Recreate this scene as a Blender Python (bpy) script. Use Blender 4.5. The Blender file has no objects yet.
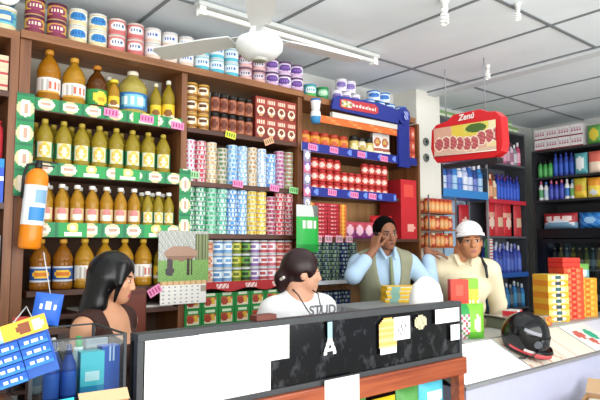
import bpy, bmesh, math, random
import numpy as np
from mathutils import Matrix, Vector
random.seed(7)
PI = math.pi
scn = bpy.context.scene
COL = scn.collection
ORD = ['first','second','third','fourth','fifth','sixth','seventh','eighth','ninth','tenth','eleventh','twelfth','thirteenth','fourteenth','fifteenth','sixteenth']

# ------------------------------------------------------------------ materials
def lin(c):
    return c/12.92 if c <= .04045 else ((c+.055)/1.055)**2.4
def rgb(h):
    return tuple(lin(int(h[i:i+2],16)/255) for i in (0,2,4)) + (1,)
_M = {}
def M(h, rough=.5, metal=0., trans=0., wear_glint=.10, scale=18., bump=0., ior=1.45, alpha=1.):
    key = (h, rough, metal, trans, wear_glint, scale, bump, ior, alpha)
    if key in _M: return _M[key]
    m = bpy.data.materials.new('surface_'+h); m.use_nodes = True
    nt = m.node_tree; b = nt.nodes['Principled BSDF']
    b.inputs['Roughness'].default_value = rough; b.inputs['Metallic'].default_value = metal
    b.inputs['Transmission Weight'].default_value = trans; b.inputs['IOR'].default_value = ior
    b.inputs['Alpha'].default_value = alpha
    b.inputs['Base Color'].default_value = rgb(h)
    if wear_glint > 0 or bump > 0:
        tc = nt.nodes.new('ShaderNodeTexCoord'); n = nt.nodes.new('ShaderNodeTexNoise')
        n.inputs['Scale'].default_value = scale; n.inputs['Detail'].default_value = 3
        nt.links.new(tc.outputs['Object'], n.inputs['Vector'])
        if wear_glint > 0:
            mx = nt.nodes.new('ShaderNodeMix'); mx.data_type = 'RGBA'; mx.blend_type = 'MULTIPLY'
            mx.inputs[0].default_value = 1
            r = nt.nodes.new('ShaderNodeMapRange'); r.inputs['To Min'].default_value = 1-wear_glint; r.inputs['To Max'].default_value = 1+wear_glint*.5
            nt.links.new(n.outputs['Fac'], r.inputs['Value'])
            mx.inputs[6].default_value = rgb(h); nt.links.new(r.outputs[0], mx.inputs[7])
            nt.links.new(mx.outputs[2], b.inputs['Base Color'])
        if bump > 0:
            bp = nt.nodes.new('ShaderNodeBump'); bp.inputs['Strength'].default_value = bump; bp.inputs['Distance'].default_value = .01
            nt.links.new(n.outputs['Fac'], bp.inputs['Height']); nt.links.new(bp.outputs[0], b.inputs['Normal'])
    _M[key] = m
    return m
def wood(h1, h2, scale=3., axis=(1,12,12), rough=.45):
    m = bpy.data.materials.new('wood_'+h1); m.use_nodes = True
    nt = m.node_tree; b = nt.nodes['Principled BSDF']; b.inputs['Roughness'].default_value = rough
    tc = nt.nodes.new('ShaderNodeTexCoord'); mp = nt.nodes.new('ShaderNodeMapping'); mp.inputs['Scale'].default_value = axis
    n = nt.nodes.new('ShaderNodeTexNoise'); n.inputs['Scale'].default_value = scale; n.inputs['Detail'].default_value = 6
    cr = nt.nodes.new('ShaderNodeValToRGB')
    cr.color_ramp.elements[0].position = .3; cr.color_ramp.elements[0].color = rgb(h1)
    cr.color_ramp.elements[1].position = .7; cr.color_ramp.elements[1].color = rgb(h2)
    nt.links.new(tc.outputs['Object'], mp.inputs[0]); nt.links.new(mp.outputs[0], n.inputs['Vector'])
    nt.links.new(n.outputs['Fac'], cr.inputs[0]); nt.links.new(cr.outputs[0], b.inputs['Base Color'])
    return m
def clearglass(name, tint='eef6f6', rough=.02):
    m = bpy.data.materials.new(name); m.use_nodes = True
    nt = m.node_tree; out = nt.nodes['Material Output']; nt.nodes.remove(nt.nodes['Principled BSDF'])
    t = nt.nodes.new('ShaderNodeBsdfTransparent'); t.inputs[0].default_value = rgb(tint)
    g = nt.nodes.new('ShaderNodeBsdfGlossy'); g.inputs['Roughness'].default_value = rough
    f = nt.nodes.new('ShaderNodeFresnel'); f.inputs[0].default_value = 1.4
    x = nt.nodes.new('ShaderNodeMixShader')
    nt.links.new(f.outputs[0], x.inputs[0]); nt.links.new(t.outputs[0], x.inputs[1]); nt.links.new(g.outputs[0], x.inputs[2])
    nt.links.new(x.outputs[0], out.inputs[0])
    return m
def darkglass():
    m = bpy.data.materials.new('smudged_dark_glass'); m.use_nodes = True
    nt = m.node_tree; b = nt.nodes['Principled BSDF']; b.inputs['Roughness'].default_value = .18
    b.inputs['Specular IOR Level'].default_value = .25
    tc = nt.nodes.new('ShaderNodeTexCoord'); mp = nt.nodes.new('ShaderNodeMapping'); mp.inputs['Scale'].default_value = (1,1,.6)
    n = nt.nodes.new('ShaderNodeTexNoise'); n.inputs['Scale'].default_value = 16; n.inputs['Detail'].default_value = 8; n.inputs['Roughness'].default_value = .7
    cr = nt.nodes.new('ShaderNodeValToRGB')
    e = cr.color_ramp.elements
    e[0].position = .52; e[0].color = rgb('0a0b0e'); e[1].position = .80; e[1].color = rgb('55575c')
    nt.links.new(tc.outputs['Object'], mp.inputs[0]); nt.links.new(mp.outputs[0], n.inputs['Vector'])
    nt.links.new(n.outputs['Fac'], cr.inputs[0]); nt.links.new(cr.outputs[0], b.inputs['Base Color'])
    return m

WOOD = wood('7a4a28','9c6a40', 2.5, (1,14,14))
WOODV = wood('6a3d22','8f5c36', 2.5, (14,14,1))
WOODD = wood('3a1e12','5a3220', 2.5, (1,14,14))
REDWOOD = wood('7c2f16','b05a30', 2.0, (1,16,16), .35)
BLACKW = M('15120f',.6)
GLASS = clearglass('clear_glass')
OILGL = 'c79a2c'

# ------------------------------------------------------------------ mesh builder
class MB:
    def __init__(s): s.v=[]; s.f=[]; s.m=[]; s.s=[]; s.mats=[]
    def mi(s, m):
        if isinstance(m, str): m = M(m)
        if m not in s.mats: s.mats.append(m)
        return s.mats.index(m)
    def add(s, vs, fs, m, smooth=False):
        b = len(s.v); s.v += [tuple(v) for v in vs]
        k = s.mi(m)
        for f in fs:
            s.f.append(tuple(b+i for i in f)); s.m.append(k); s.s.append(smooth)
        return s
    def box(s, x0,x1,y0,y1,z0,z1, m, T=None):
        vs = [Vector((x,y,z)) for x in (x0,x1) for y in (y0,y1) for z in (z0,z1)]
        if T is not None: vs = [T@v for v in vs]
        return s.add(vs, [(0,1,3,2),(4,6,7,5),(0,4,5,1),(2,3,7,6),(0,2,6,4),(1,5,7,3)], m)
    def lathe(s, prof, n=16, paint=None, c=(0,0,0), T=None, cap=True):
        """prof: (r, z, material of the band below this ring); paint(i, u, v) may override a face's material"""
        rings=[]; vs=[]
        for (r,z,_) in prof:
            rings.append(len(vs))
            for k in range(n):
                a = 2*PI*k/n - PI/2
                vs.append(Vector((c[0]+r*math.cos(a), c[1]+r*math.sin(a), c[2]+z)))
        if T is not None: vs = [T@v for v in vs]
        b = len(s.v); s.v += [tuple(v) for v in vs]
        for i in range(1,len(prof)):
            for k in range(n):
                k2=(k+1)%n
                u = ((k+.5)/n*2)
                if u>1: u-=2
                m = prof[i][2]
                if paint:
                    q = paint(i,u)
                    if q is not None: m = q
                s.f.append((b+rings[i-1]+k,b+rings[i-1]+k2,b+rings[i]+k2,b+rings[i]+k)); s.m.append(s.mi(m)); s.s.append(True)
        if cap:
            s.f.append(tuple(b+rings[0]+k for k in reversed(range(n)))); s.m.append(s.mi(prof[1][2])); s.s.append(False)
            s.f.append(tuple(b+rings[-1]+k for k in range(n))); s.m.append(s.mi(prof[-1][2])); s.s.append(False)
        return s
    def tube(s, pts, r, m, n=8, r2=None):
        pts=[Vector(p) for p in pts]; b=len(s.v); k=s.mi(m); up0=None
        for i,p in enumerate(pts):
            d = (pts[min(i+1,len(pts)-1)]-pts[max(i-1,0)]).normalized()
            a = d.cross(Vector((0,0,1)))
            if a.length<.05: a = d.cross(Vector((1,0,0)))
            a.normalize(); c=d.cross(a)
            if up0 is not None and a.dot(up0)<0: a=-a; c=-c
            up0=a
            rr = r if r2 is None else r+(r2-r)*i/(len(pts)-1)
            for j in range(n):
                t=2*PI*j/n; s.v.append(tuple(p+a*rr*math.cos(t)+c*rr*math.sin(t)))
        for i in range(len(pts)-1):
            for j in range(n):
                j2=(j+1)%n
                s.f.append((b+i*n+j,b+i*n+j2,b+(i+1)*n+j2,b+(i+1)*n+j)); s.m.append(k); s.s.append(True)
        s.f.append(tuple(b+j for j in reversed(range(n)))); s.m.append(k); s.s.append(False)
        e=b+(len(pts)-1)*n
        s.f.append(tuple(e+j for j in range(n))); s.m.append(k); s.s.append(False)
        return s
    def grid(s, o, du, dv, nu, nv, fn, off=None):
        """a printed face: nu x nv cells, fn(u,v) gives each cell's ink (u,v in 0..1)"""
        o=Vector(o); du=Vector(du); dv=Vector(dv); b=len(s.v)
        for j in range(nv+1):
            for i in range(nu+1):
                p = o+du*(i/nu)+dv*(j/nv)
                if off: p = p+Vector(off(i/nu,j/nv))
                s.v.append(tuple(p))
        for j in range(nv):
            for i in range(nu):
                m = fn((i+.5)/nu,(j+.5)/nv)
                if m is None: continue
                a=b+j*(nu+1)+i
                s.f.append((a,a+1,a+nu+2,a+nu+1)); s.m.append(s.mi(m)); s.s.append(False)
        return s
    def pbox(s, w,d,h, nu,nv, fn, side, top=None, sidefn=None, ns=6):
        """a printed carton standing on z=0, front at y=0 facing -y, x centred"""
        s.grid((-w/2,0,0),(w,0,0),(0,0,h),nu,nv,fn)
        if sidefn: s.grid((-w/2,d,0),(0,-d,0),(0,0,h),ns,nv,sidefn); s.grid((w/2,0,0),(0,d,0),(0,0,h),ns,nv,sidefn)
        else:
            s.add([(-w/2,0,0),(-w/2,0,h),(-w/2,d,h),(-w/2,d,0)],[(0,1,2,3)],side)
            s.add([(w/2,0,0),(w/2,d,0),(w/2,d,h),(w/2,0,h)],[(0,1,2,3)],side)
        t = top or side
        s.add([(-w/2,0,h),(w/2,0,h),(w/2,d,h),(-w/2,d,h)],[(0,1,2,3)],t)
        s.add([(-w/2,0,0),(-w/2,d,0),(w/2,d,0),(w/2,0,0)],[(0,1,2,3)],t)
        s.add([(-w/2,d,0),(-w/2,d,h),(w/2,d,h),(w/2,d,0)],[(0,1,2,3)],side)
        return s
    def prism(s, poly, y0, y1, m, mside=None):
        """outline in x,z extruded from y0 to y1"""
        n=len(poly); vs=[(x,y0,z) for x,z in poly]+[(x,y1,z) for x,z in poly]
        s.add(vs,[tuple(range(n)),tuple(range(2*n-1,n-1,-1))],m)
        return s.add(vs,[(i,n+i,n+(i+1)%n,(i+1)%n) for i in range(n)],mside or m)
    def mesh(s, name, bevel=0., T=None):
        me=bpy.data.meshes.new(name)
        vs = s.v if T is None else [tuple(T@Vector(v)) for v in s.v]
        me.from_pydata(vs,[],s.f)
        for m in s.mats: me.materials.append(m)
        me.polygons.foreach_set('material_index',s.m); me.polygons.foreach_set('use_smooth',s.s)
        me.update()
        if bevel or True:
            bm=bmesh.new(); bm.from_mesh(me)
            if bevel:
                bmesh.ops.remove_doubles(bm,verts=bm.verts,dist=1e-5)
                bmesh.ops.bevel(bm,geom=[e for e in bm.edges if len(e.link_faces)==2 and e.calc_face_angle(0)>.6],offset=bevel,segments=2,affect='EDGES',profile=.6)
            bmesh.ops.recalc_face_normals(bm,faces=bm.faces)
            bm.to_mesh(me); bm.free()
        return me

def ob(name, me, parent=None, loc=(0,0,0), rot=(0,0,0)):
    if isinstance(me, MB): me = me.mesh(name)
    o = bpy.data.objects.new(name, me); COL.objects.link(o)
    o.location = loc; o.rotation_euler = rot
    if parent: o.parent = parent
    return o
def tag(o,label,cat,group=None):
    o['label']=label; o['category']=cat
    if group: o['group']=group
    return o
def thing(name,label,cat,loc=(0,0,0),rz=0,group=None,rot=None):
    o = bpy.data.objects.new(name,None); COL.objects.link(o); o.empty_display_size=.05
    o.location=loc; o.rotation_euler = rot or (0,0,rz)
    return tag(o,label,cat,group)
def struct(name,me,**k):
    o=ob(name,me,**k); o['kind']='structure'; return o
def put(name, proto, loc, rz, label, cat, group=None, rot=None):
    """one instance of a product: proto is a list of (part name, mesh); a lone (None, mesh) is a one-piece product"""
    if proto[0][0] is None:
        return tag(ob(name, proto[0][1], None, loc, rot or (0,0,rz)), label, cat, group)
    t = thing(name,label,cat,loc,rz,group,rot)
    for p in proto: ob(p[0],p[1],t)
    return t
def text(name, body, size, mat, parent=None, loc=(0,0,0), rot=(PI/2,0,0), ext=.0006, shear=0., align='CENTER', bold=0.):
    c=bpy.data.curves.new(name,'FONT'); c.body=body; c.size=size; c.extrude=ext; c.shear=shear
    c.align_x=align; c.align_y='CENTER'; c.resolution_u=4; c.offset=bold
    f=bpy.data.objects.new(name+'_curve',c); COL.objects.link(f)
    me=bpy.data.meshes.new_from_object(f); me.materials.clear(); me.materials.append(mat if not isinstance(mat,str) else M(mat))
    bpy.data.objects.remove(f)
    o=ob(name,me,parent,loc,rot)
    return o
def face_cam(x,y,j=.25,k=.7):
    return -math.atan2(x,y)*k + random.uniform(-j,j)

# ------------------------------------------------------------------ the room
W='e4e6e4'
WALLM=M('d9dbd6',.8,wear_glint=.08,scale=4,bump=.05)
def ceil_mat():
    m=bpy.data.materials.new('ceiling_tiles'); m.use_nodes=True; nt=m.node_tree; b=nt.nodes['Principled BSDF']
    b.inputs['Roughness'].default_value=.9
    tc=nt.nodes.new('ShaderNodeTexCoord'); n=nt.nodes.new('ShaderNodeTexNoise'); n.inputs['Scale'].default_value=2.2; n.inputs['Detail'].default_value=6
    cr=nt.nodes.new('ShaderNodeValToRGB'); cr.color_ramp.elements[0].position=.3; cr.color_ramp.elements[0].color=rgb('e2ebf1'); cr.color_ramp.elements[1].position=.7; cr.color_ramp.elements[1].color=rgb('ecf4fa')
    nt.links.new(tc.outputs['Object'],n.inputs['Vector']); nt.links.new(n.outputs['Fac'],cr.inputs[0]); nt.links.new(cr.outputs[0],b.inputs['Base Color'])
    return m
def floor_mat():
    m=bpy.data.materials.new('floor_tiles'); m.use_nodes=True; nt=m.node_tree; b=nt.nodes['Principled BSDF']; b.inputs['Roughness'].default_value=.35
    tc=nt.nodes.new('ShaderNodeTexCoord'); br=nt.nodes.new('ShaderNodeTexBrick'); br.offset=0
    br.inputs['Color1'].default_value=rgb('b9b2a4'); br.inputs['Color2'].default_value=rgb('c4bdae'); br.inputs['Mortar'].default_value=rgb('6f6a60')
    br.inputs['Scale'].default_value=1; br.inputs['Mortar Size'].default_value=.006; br.inputs['Brick Width'].default_value=.33; br.inputs['Row Height'].default_value=.33
    nt.links.new(tc.outputs['Object'],br.inputs['Vector']); nt.links.new(br.outputs[0],b.inputs['Base Color'])
    return m
CZ=2.95; YB=3.47; XR=6.36; XL=-1.6; YF=-1.9
struct('floor',MB().box(XL-.1,XR+.1,YF,YB+.1,-.1,0,floor_mat()))
struct('ceiling',MB().box(XL-.1,XR+.1,YF,YB+.1,CZ,CZ+.1,ceil_mat()))
struct('wall_back',MB().box(XL-.1,XR+.1,YB,YB+.1,0,CZ,WALLM))
struct('wall_right',MB().box(XR,XR+.1,YF,YB,0,CZ,WALLM))
struct('wall_left',MB().box(XL-.1,XL,YF,YB,0,CZ,WALLM))
PILLAR=struct('pillar',MB().box(3.90,4.235,3.2,3.469,0,CZ-.001,M('dfddd4',.75,wear_glint=.06,scale=5,bump=.05)))
GRID=M('7e8589',.6)
n=0
for x in (.66,1.35,2.04,2.73,3.42,4.80,5.49):
    n+=1; struct('trim_%d'%n,MB().box(x-.011,x+.011,YF+.1,YB-.002,CZ-.006,CZ-.0005,GRID))
for y in (-.55,.58,1.71,2.84):
    n+=1; struct('trim_%d'%n,MB().box(XL+.01,XR-.01,y-.011,y+.011,CZ-.0075,CZ-.001,GRID))
n+=1; struct('trim_%d'%n,MB().box(4.06,4.17,YF+.1,YB-.002,CZ-.035,CZ-.0005,M('d8dee2',.6)).box(4.050,4.06,YF+.1,YB-.002,CZ-.012,CZ-.0005,GRID).box(4.17,4.180,YF+.1,YB-.002,CZ-.012,CZ-.0005,GRID))
# electric outlets on the pillar
for i,z in enumerate((2.48,2.335)):
    t=thing('wall_outlet','%s round grey electric socket on the white pillar'%('upper','lower')[i],'socket',(4.02,3.199,z),0,'pillar sockets')
    ob('plate',MB().lathe([(.04,0,'8b9188'),(.036,.012,'8b9188'),(.02,.014,'5c6560')],20).mesh('plate',T=Matrix.Rotation(PI/2,4,'X')),t)
    ob('knob',MB().lathe([(.014,.013,'3f4742'),(.011,.03,'3f4742')],12).mesh('knob',T=Matrix.Rotation(PI/2,4,'X')),t)

# ------------------------------------------------------------------ lights fixed to the ceiling
t=thing('fluorescent_fixture','long white fluorescent tube on a slim batten beside the ceiling fan','light',(2.22,2.79,CZ))
ob('batten',MB().box(-.74,.74,-.03,.03,-.035,-.009,'d6d9d6'),t)
ob('tube',MB().tube([(-.68,0,-.06),(.68,0,-.06)],.016,M('f2f3ee',.3,wear_glint=0),10),t)
for s in (-1,1): ob('lampholder',MB().box(s*.71-.02,s*.71+.02,-.022,.022,-.085,-.009,'eceeea'),t)
def cfl(x,y,label,z0=CZ,sc=1.):
    t=thing('spiral_bulb',label,'light',(x,y,z0),0,'bare ceiling bulbs'); t.scale=(sc,sc,sc)
    ob('lampholder',MB().lathe([(.035,-.001,'e9ebe8'),(.035,-.02,'e9ebe8'),(.024,-.03,'e9ebe8'),(.024,-.06,'e9ebe8')],16),t)
    ob('ballast',MB().lathe([(.022,-.06,'dfe2df'),(.026,-.075,'dfe2df'),(.018,-.10,'dfe2df')],16),t)
    pts=[(.024*math.cos(a*.7),.024*math.sin(a*.7),-.10-.0028*a) for a in range(0,33)]
    ob('spiral_tube',MB().tube(pts,.008,M('f6f7f3',.3,wear_glint=0),6),t)
cfl(2.585,1.905,'white spiral bulb hanging from the ceiling nearest the fan',CZ,.8)
cfl(2.96,1.67,'white spiral bulb by the crossing of two ceiling strips beyond the fan',CZ,.55)
cfl(3.80,2.41,'small white spiral bulb hanging just above the red meat sign',2.946,.62)

# ceiling fan
FANW=M('e9ebea',.35,wear_glint=.03)
t=thing('ceiling_fan','white ceiling fan with round motor and three wide blades','fan',(1.60,2.33,0))
ob('canopy',MB().lathe([(.03,2.87,FANW),(.07,2.93,FANW),(.07,2.949,FANW)],24),t)
ob('downrod',MB().lathe([(.016,2.65,FANW),(.016,2.88,FANW)],12),t)
ob('motor',MB().lathe([(.05,2.505,FANW),(.085,2.515,FANW),(.118,2.55,FANW),(.122,2.585,FANW),(.112,2.608,FANW),(.07,2.615,FANW),(.05,2.66,FANW)],32),t)
ob('hub_cap',MB().lathe([(.02,2.488,'b9b7a8'),(.034,2.494,'7c7a68'),(.04,2.504,'cfcfc4'),(.052,2.512,FANW)],20),t)
for ang in (116.6,-123.4,-3.4):
    R=Matrix.Rotation(math.radians(ang),4,'Z')@Matrix.Translation((0,0,2.625))@Matrix.Rotation(math.radians(9),4,'X')
    b=MB(); pl=[(.16,-.05),(.30,-.066),(.62,-.072),(.655,-.05),(.655,.05),(.62,.072),(.30,.066),(.16,.05)]
    vs=[(x,y,-.004) for x,y in pl]+[(x,y,.004) for x,y in pl]; k=len(pl)
    b.add(vs,[tuple(range(k)),tuple(range(2*k-1,k-1,-1))]+[(i,k+i,k+(i+1)%k,(i+1)%k) for i in range(k)],M('dfe1e0',.4,wear_glint=.04))
    bl=ob('blade',b.mesh('blade',T=R),t)
    ob('blade_arm',MB().box(.07,.21,-.02,.02,.004,.010,'cfd2d0').mesh('blade_arm',T=R),bl)

# ------------------------------------------------------------------ printed labels for products
def ell(u,v,cu,cv,ru,rv): return ((u-cu)/ru)**2+((v-cv)/rv)**2<1
def can_proto(kind,r,h,main,band,blob,ink,lid='cfd3d6',n=40,rows=14,two=True):
    """a printed tin: bands, an oval emblem in front and a line of ink across it"""
    met=M('c4c8ca',.3,.7,wear_glint=.05)
    prof=[(r*.94,0,met),(r,.002,met)]
    z0,z1=.006,h-.012
    for j in range(rows+1): prof.append((r,z0+(z1-z0)*j/rows,main))
    def paint(i,u):
        if i<3 or i>rows+2: return None
        v=(i-3+.5)/rows
        uu=u if abs(u)<.5 else (abs(u)-1)
        if ell(uu,v,0,.58,.30,.30):
            if .48<v<.7 and abs(uu)<.22 and int((uu+1)*28)%3!=0: return ink
            return blob
        if v<.26 or v>.92: return band
        return main
    b=MB().lathe(prof,n,paint)
    l=MB().lathe([(r,h-.012,lid),(r*1.015,h-.010,lid),(r*1.015,h-.001,lid),(r*.9,h,lid)],n)
    return [('body',b.mesh(kind+'_body')),('lid',l.mesh(kind+'_lid'))]
def tuna_proto(main,ink,edge='d5d8da',r=.0385,h=.0293):
    met=M(edge,.3,.5,wear_glint=.05)
    def paint(i,u):
        if i in (4,5): return ink if (int((u+1)*12)%3==0 or abs(abs(u)-.5)<.12) else None
        return None
    b=MB().lathe([(r*.95,0,met),(r,.0022,met),(r,.004,met),(r*.985,.005,main),(r*.985,.013,main),(r*.985,.021,main),(r*.985,.0258,main),(r,.0266,met),(r,h-.0008,met),(r*.95,h,met)],20,paint)
    return [(None,b.mesh('tin'))]
def bottle_proto(kind,r,h,oil,capc,labels,trans=.35,waist=True,n=18,neck=.30,sh=.62,capr=.38,zl=(.16,.46)):
    """labels: function(u in -1..1, v 0..1) -> ink"""
    g=M(oil,.08,0,trans,wear_glint=.32,scale=34,ior=1.35)  # strong noise mottling paints glints into the oil colour
    zl0,zl1=h*zl[0],h*zl[1]
    prof=[(r*.82,0,g),(r*.97,.006,g),(r,.02,g),(r,zl0-h*.02,g),(r*.955,zl0,g),(r*.955,zl1,g),(r,zl1+h*.03,g)]
    if waist: prof+=[(r*.93,zl1+h*.065,g),(r,zl1+h*.10,g)]
    prof+=[(r*.99,h*sh,g),(r*.86,h*(sh+.08),g),(r*.62,h*(sh+.17),g),(r*neck,h*(sh+.25),g),(r*neck,h*.93,g)]
    b=MB().lathe(prof,n)
    cp=MB().lathe([(r*capr,h*.915,capc),(r*capr,h*.985,capc),(r*capr*.85,h,capc)],14)
    N=8; l=MB()
    rows=[(r*.985,zl0+(zl1-zl0)*j/N,'ffffff') for j in range(N+1)]
    l.lathe(rows,28,lambda i,u: labels(u if abs(u)<.5 else abs(u)-1,(i-.5)/N),cap=False)
    return [('bottle_body',b.mesh(kind+'_body')),('cap',cp.mesh(kind+'_cap')),('label_sleeve',l.mesh(kind+'_label'))]
def jar_proto(kind,r,h,body,lidc,label,n=16,lab2=None):
    b=MB(); rows=6
    prof=[(r*.85,0,body),(r,.005,body)]+[(r,.008+(h*.74-.008)*j/rows,label) for j in range(1,rows+1)]+[(r*.96,h*.78,body),(r*.78,h*.84,body)]
    def paint(i,u):
        if 3<=i<=rows+1 and lab2:
            v=(i-2+.5)/rows
            uu=u if abs(u)<.5 else abs(u)-1
            if ell(uu,v,0,.5,.26,.36): return lab2
        return None
    b.lathe(prof,n,paint)
    l=MB().lathe([(r*.82,h*.83,lidc),(r*.86,h*.85,lidc),(r*.86,h*.98,lidc),(r*.78,h,lidc)],n)
    return [('jar_body',b.mesh(kind+'_body')),('lid',l.mesh(kind+'_lid'))]
def tex_carton(w,d,h,main,fn=None,side=None,top=None,nu=10,nv=10):
    return [(None,MB().pbox(w,d,h,nu,nv,fn or (lambda u,v:main),side or main,top or main).mesh('carton'))]
def pouch_mesh(w,h,t,fn,back,nu=10,nv=12):
    """a filled bag: printed front bulging to -y, back to +y, flat seams at top and bottom"""
    def bul(u,v): return max(0,1-(2*u-1)**4)*max(0,1-(2*v-1)**4)
    b=MB()
    b.grid((-w/2,0,0),(w,0,0),(0,0,h),nu,nv,fn,lambda u,v:(0,-t/2*bul(u,v)-.0005,0))
    b.grid((w/2,0,0),(-w,0,0),(0,0,h),nu,nv,lambda u,v:back,lambda u,v:(0,t/2*bul(u,v)+.0005,0))
    b.s=[True]*len(b.s)
    return b.mesh('pouch')
def spray_proto(kind,r,h,body,capc,lab,n=14,neck=.35):
    b=MB().lathe([(r*.85,0,body),(r,.008,body),(r,h*.15,body),(r,h*.35,lab),(r,h*.55,lab),(r*.95,h*.66,body),(r*.6,h*.76,body),(r*neck,h*.82,body)],n)
    c=MB().lathe([(r*.42,h*.81,capc),(r*.42,h*.96,capc),(r*.3,h,capc)],12)
    return [('bottle_body',b.mesh(kind+'_body')),('cap',c.mesh(kind+'_cap'))]

# ------------------------------------------------------------------ shelving
ZS=[2.29,1.95,1.62,1.31]            # board tops
def badge_strip(L,H,logos=(),scale=.125):
    """green paper strip printed with pale wreath badges; logos: positions (m) of yellow-topped plates"""
    nu=int(L/.007); nv=14; G='1f8a52'
    def fn(u,v):
        x=u*L
        for lx in logos:
            if abs(x-lx)<.075:
                if ell(x,v,lx,.68,.03,.36): return 'f0d878' if not ell(x,v,lx,.66,.014,.18) else 'f7f2da'
                if abs(x-lx)<.045 and .08<v<.38: return 'f2f0e4'
                return '28a052'
        k=(x/scale)%1
        if ell(k,v,.5,.5,.34,.50):
            if ell(k,v,.5,.55,.20,.26): return 'c9a08c' if .45<v<.62 else 'efe6d6'
            return 'dccb9c' if (v<.2 or v>.8) else 'eee7d2'
        return G if k>.1 else '167048'
    return nu,nv,fn
def strip_part(name,par,x0,x1,y,z0,z1,fn,nu,nv,th=.003):
    b=MB(); b.grid((x0,y,z0),(x1-x0,0,0),(0,0,z1-z0),nu,nv,fn); b.box(x0,x1,y+.0005,y+th,z0,z1,'d9d6c8')
    return ob(name,b,par)
def price_tag(par,x,y,z,c='e58ab8',tilt=0,w=.062,h=.036):
    b=MB(); ink='b03a74' if c=='e58ab8' else '3c6a2a'
    b.grid((-w/2,0,-h/2),(w,0,0),(0,0,h),9,5,lambda u,v: ink if (.25<v<.75 and .15<u<.85 and int(u*9)%2==1) else c)
    b.box(-w/2,w/2,.0005,.002,-h/2,h/2,c)
    return ob('price_tag',b,par,(x,y,z),(0,tilt,0))

# bay of cooking oil + bay of tins: one brown wooden unit
U=thing('shelving_unit','brown wooden wall shelves filled with cooking oil and stacked tins','shelf',(0,0,0))
for x0,x1 in ((.644,.70),(1.575,1.615),(2.505,2.545)):
    ob('upright',MB().box(x0,x1,3.15,3.45,0,2.632,WOODV).mesh('upright',.003),U)
ob('top_board',MB().box(.642,2.545,3.13,3.45,2.633,2.677,WOOD).mesh('top_board',.003),U)
ob('back_panel',MB().box(.66,2.545,3.452,3.466,.0,2.275,M('4c3526',.8)),U)
ob('back_panel',MB().box(.66,2.545,3.452,3.466,2.276,2.632,M('b9b4a6',.8)),U)
for z in ZS:
    for x0,x1 in ((.722,1.573),(1.617,2.503)):
        ob('shelf_board',MB().box(x0,x1,3.15,3.45,z-.03,z,WOODD).mesh('shelf_board',.002),U)
ob('shelf_board',MB().box(1.617,2.503,3.15,3.45,.905,.935,WOODD).mesh('shelf_board',.002),U)
ob('shelf_board',MB().box(.722,1.573,3.15,3.45,1.155,1.18,WOODD).mesh('shelf_board',.002),U)
ob('plinth_panel',MB().box(.722,1.573,3.16,3.18,0,.95,BLACKW),U)
ob('plinth_panel',MB().box(1.617,2.503,3.16,3.18,0,.90,BLACKW),U)
# printed strips on the oil bay
for i,(z0,z1,lg) in enumerate(((2.266,2.332,(.62,)),(1.922,1.99,(.31,.52)),(1.592,1.67,(.22,.70)))):
    nu,nv,fn=badge_strip(.86,z1-z0,lg)
    strip_part('paper_strip',U,.72,1.58,3.144,z0,z1,fn,nu,nv)
def vstrip(x0,x1,z0,z1,y):
    L=z1-z0; nu,nv,fn=badge_strip(L,x1-x0,(),.13)
    b=MB(); b.grid((x0,y,z0),(x1-x0,0,0),(0,0,z1-z0),nv,nu,lambda u,v: fn(v,u)); b.box(x0,x1,y+.0005,y+.003,z0,z1,'d9d6c8')
    ob('paper_strip',b,U)
vstrip(.632,.717,1.80,2.335,3.112); vstrip(1.565,1.64,1.60,2.02,3.138)
for x,z in ((1.13,2.305),(1.345,2.30),(1.545,2.285)): price_tag(U,x,3.136,z,tilt=.05,w=.085,h=.045)
for x,z,c,tl in ((1.99,1.955,'e58ab8',.1),(2.29,1.945,'e58ab8',.1),(1.66,1.99,'9fd6a0',.05),(2.46,1.94,'8fd08a',.1),(1.93,2.275,'d8d83c',.15),(2.24,2.27,'e8a684',-.4)):
    price_tag(U,x,3.141,z,c,tl,.08,.045)
price_tag(U,1.395,3.09,1.285,'e58ab8',-.5,.085,.05)
# scalloped red strip under the jars
b=MB(); pl=[(1.66,1.315)]+[(1.66+.84*k/24, 1.262-.012*math.cos(k/24*2*PI*3)) for k in range(25)]+[(2.50,1.315)]
b.prism(pl,3.141,3.145,M('b3252b',.5))
ob('red_strip',b,U)
for x in (1.88,2.10,2.32):
    b=MB(); b.grid((x-.045,3.140,1.272),(.09,0,0),(0,0,.03),12,3,lambda u,v:'f0d0cc' if (int(u*12)*7+int(v*3)*5)%4!=0 and abs(v-.5)<.5-.3*abs(u-.5) else None); ob('strip_print',b,U)

# ---- cooking oil
rect=lambda u,v,u0,u1,v0,v1: u0<u<u1 and v0<v<v1
def lab_white(u,v):
    if abs(u)>.36: return None
    if v<.08 or v>.95: return 'd9a040'
    if int((u+1)*22)%3==0 and .15<v<.85: return 'b9b4b0' if u<0 else 'f0ece6'
    if u>.0 and .3<v<.8: return 'c96a50'
    return 'efe9e0'
def lab_greenyel(u,v):
    if abs(u)>.45: return '1f7a3c'
    if ell(u,v,.1,.45,.26,.42): return 'f0d040' if not ell(u,v,.1,.4,.12,.16) else 'c8a020'
    return '2b8a44'
def lab_sun(u,v):
    if ell(u,v,0,.5,.22,.5): return 'f4ecc8' if ell(u,v,0,.45,.11,.3) else 'e8c050'
    if abs(u)<.07: return 'efe4b0'
    return '1e8050' if abs(u)>.3 else 'e9dfc0'
def lab_pink(u,v):
    if ell(u,v,0,.5,.24,.5): return 'd98a86' if v>.55 else 'f2eadc'
    return 'd8c890' if abs(u)<.38 else 'b4302c'
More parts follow.
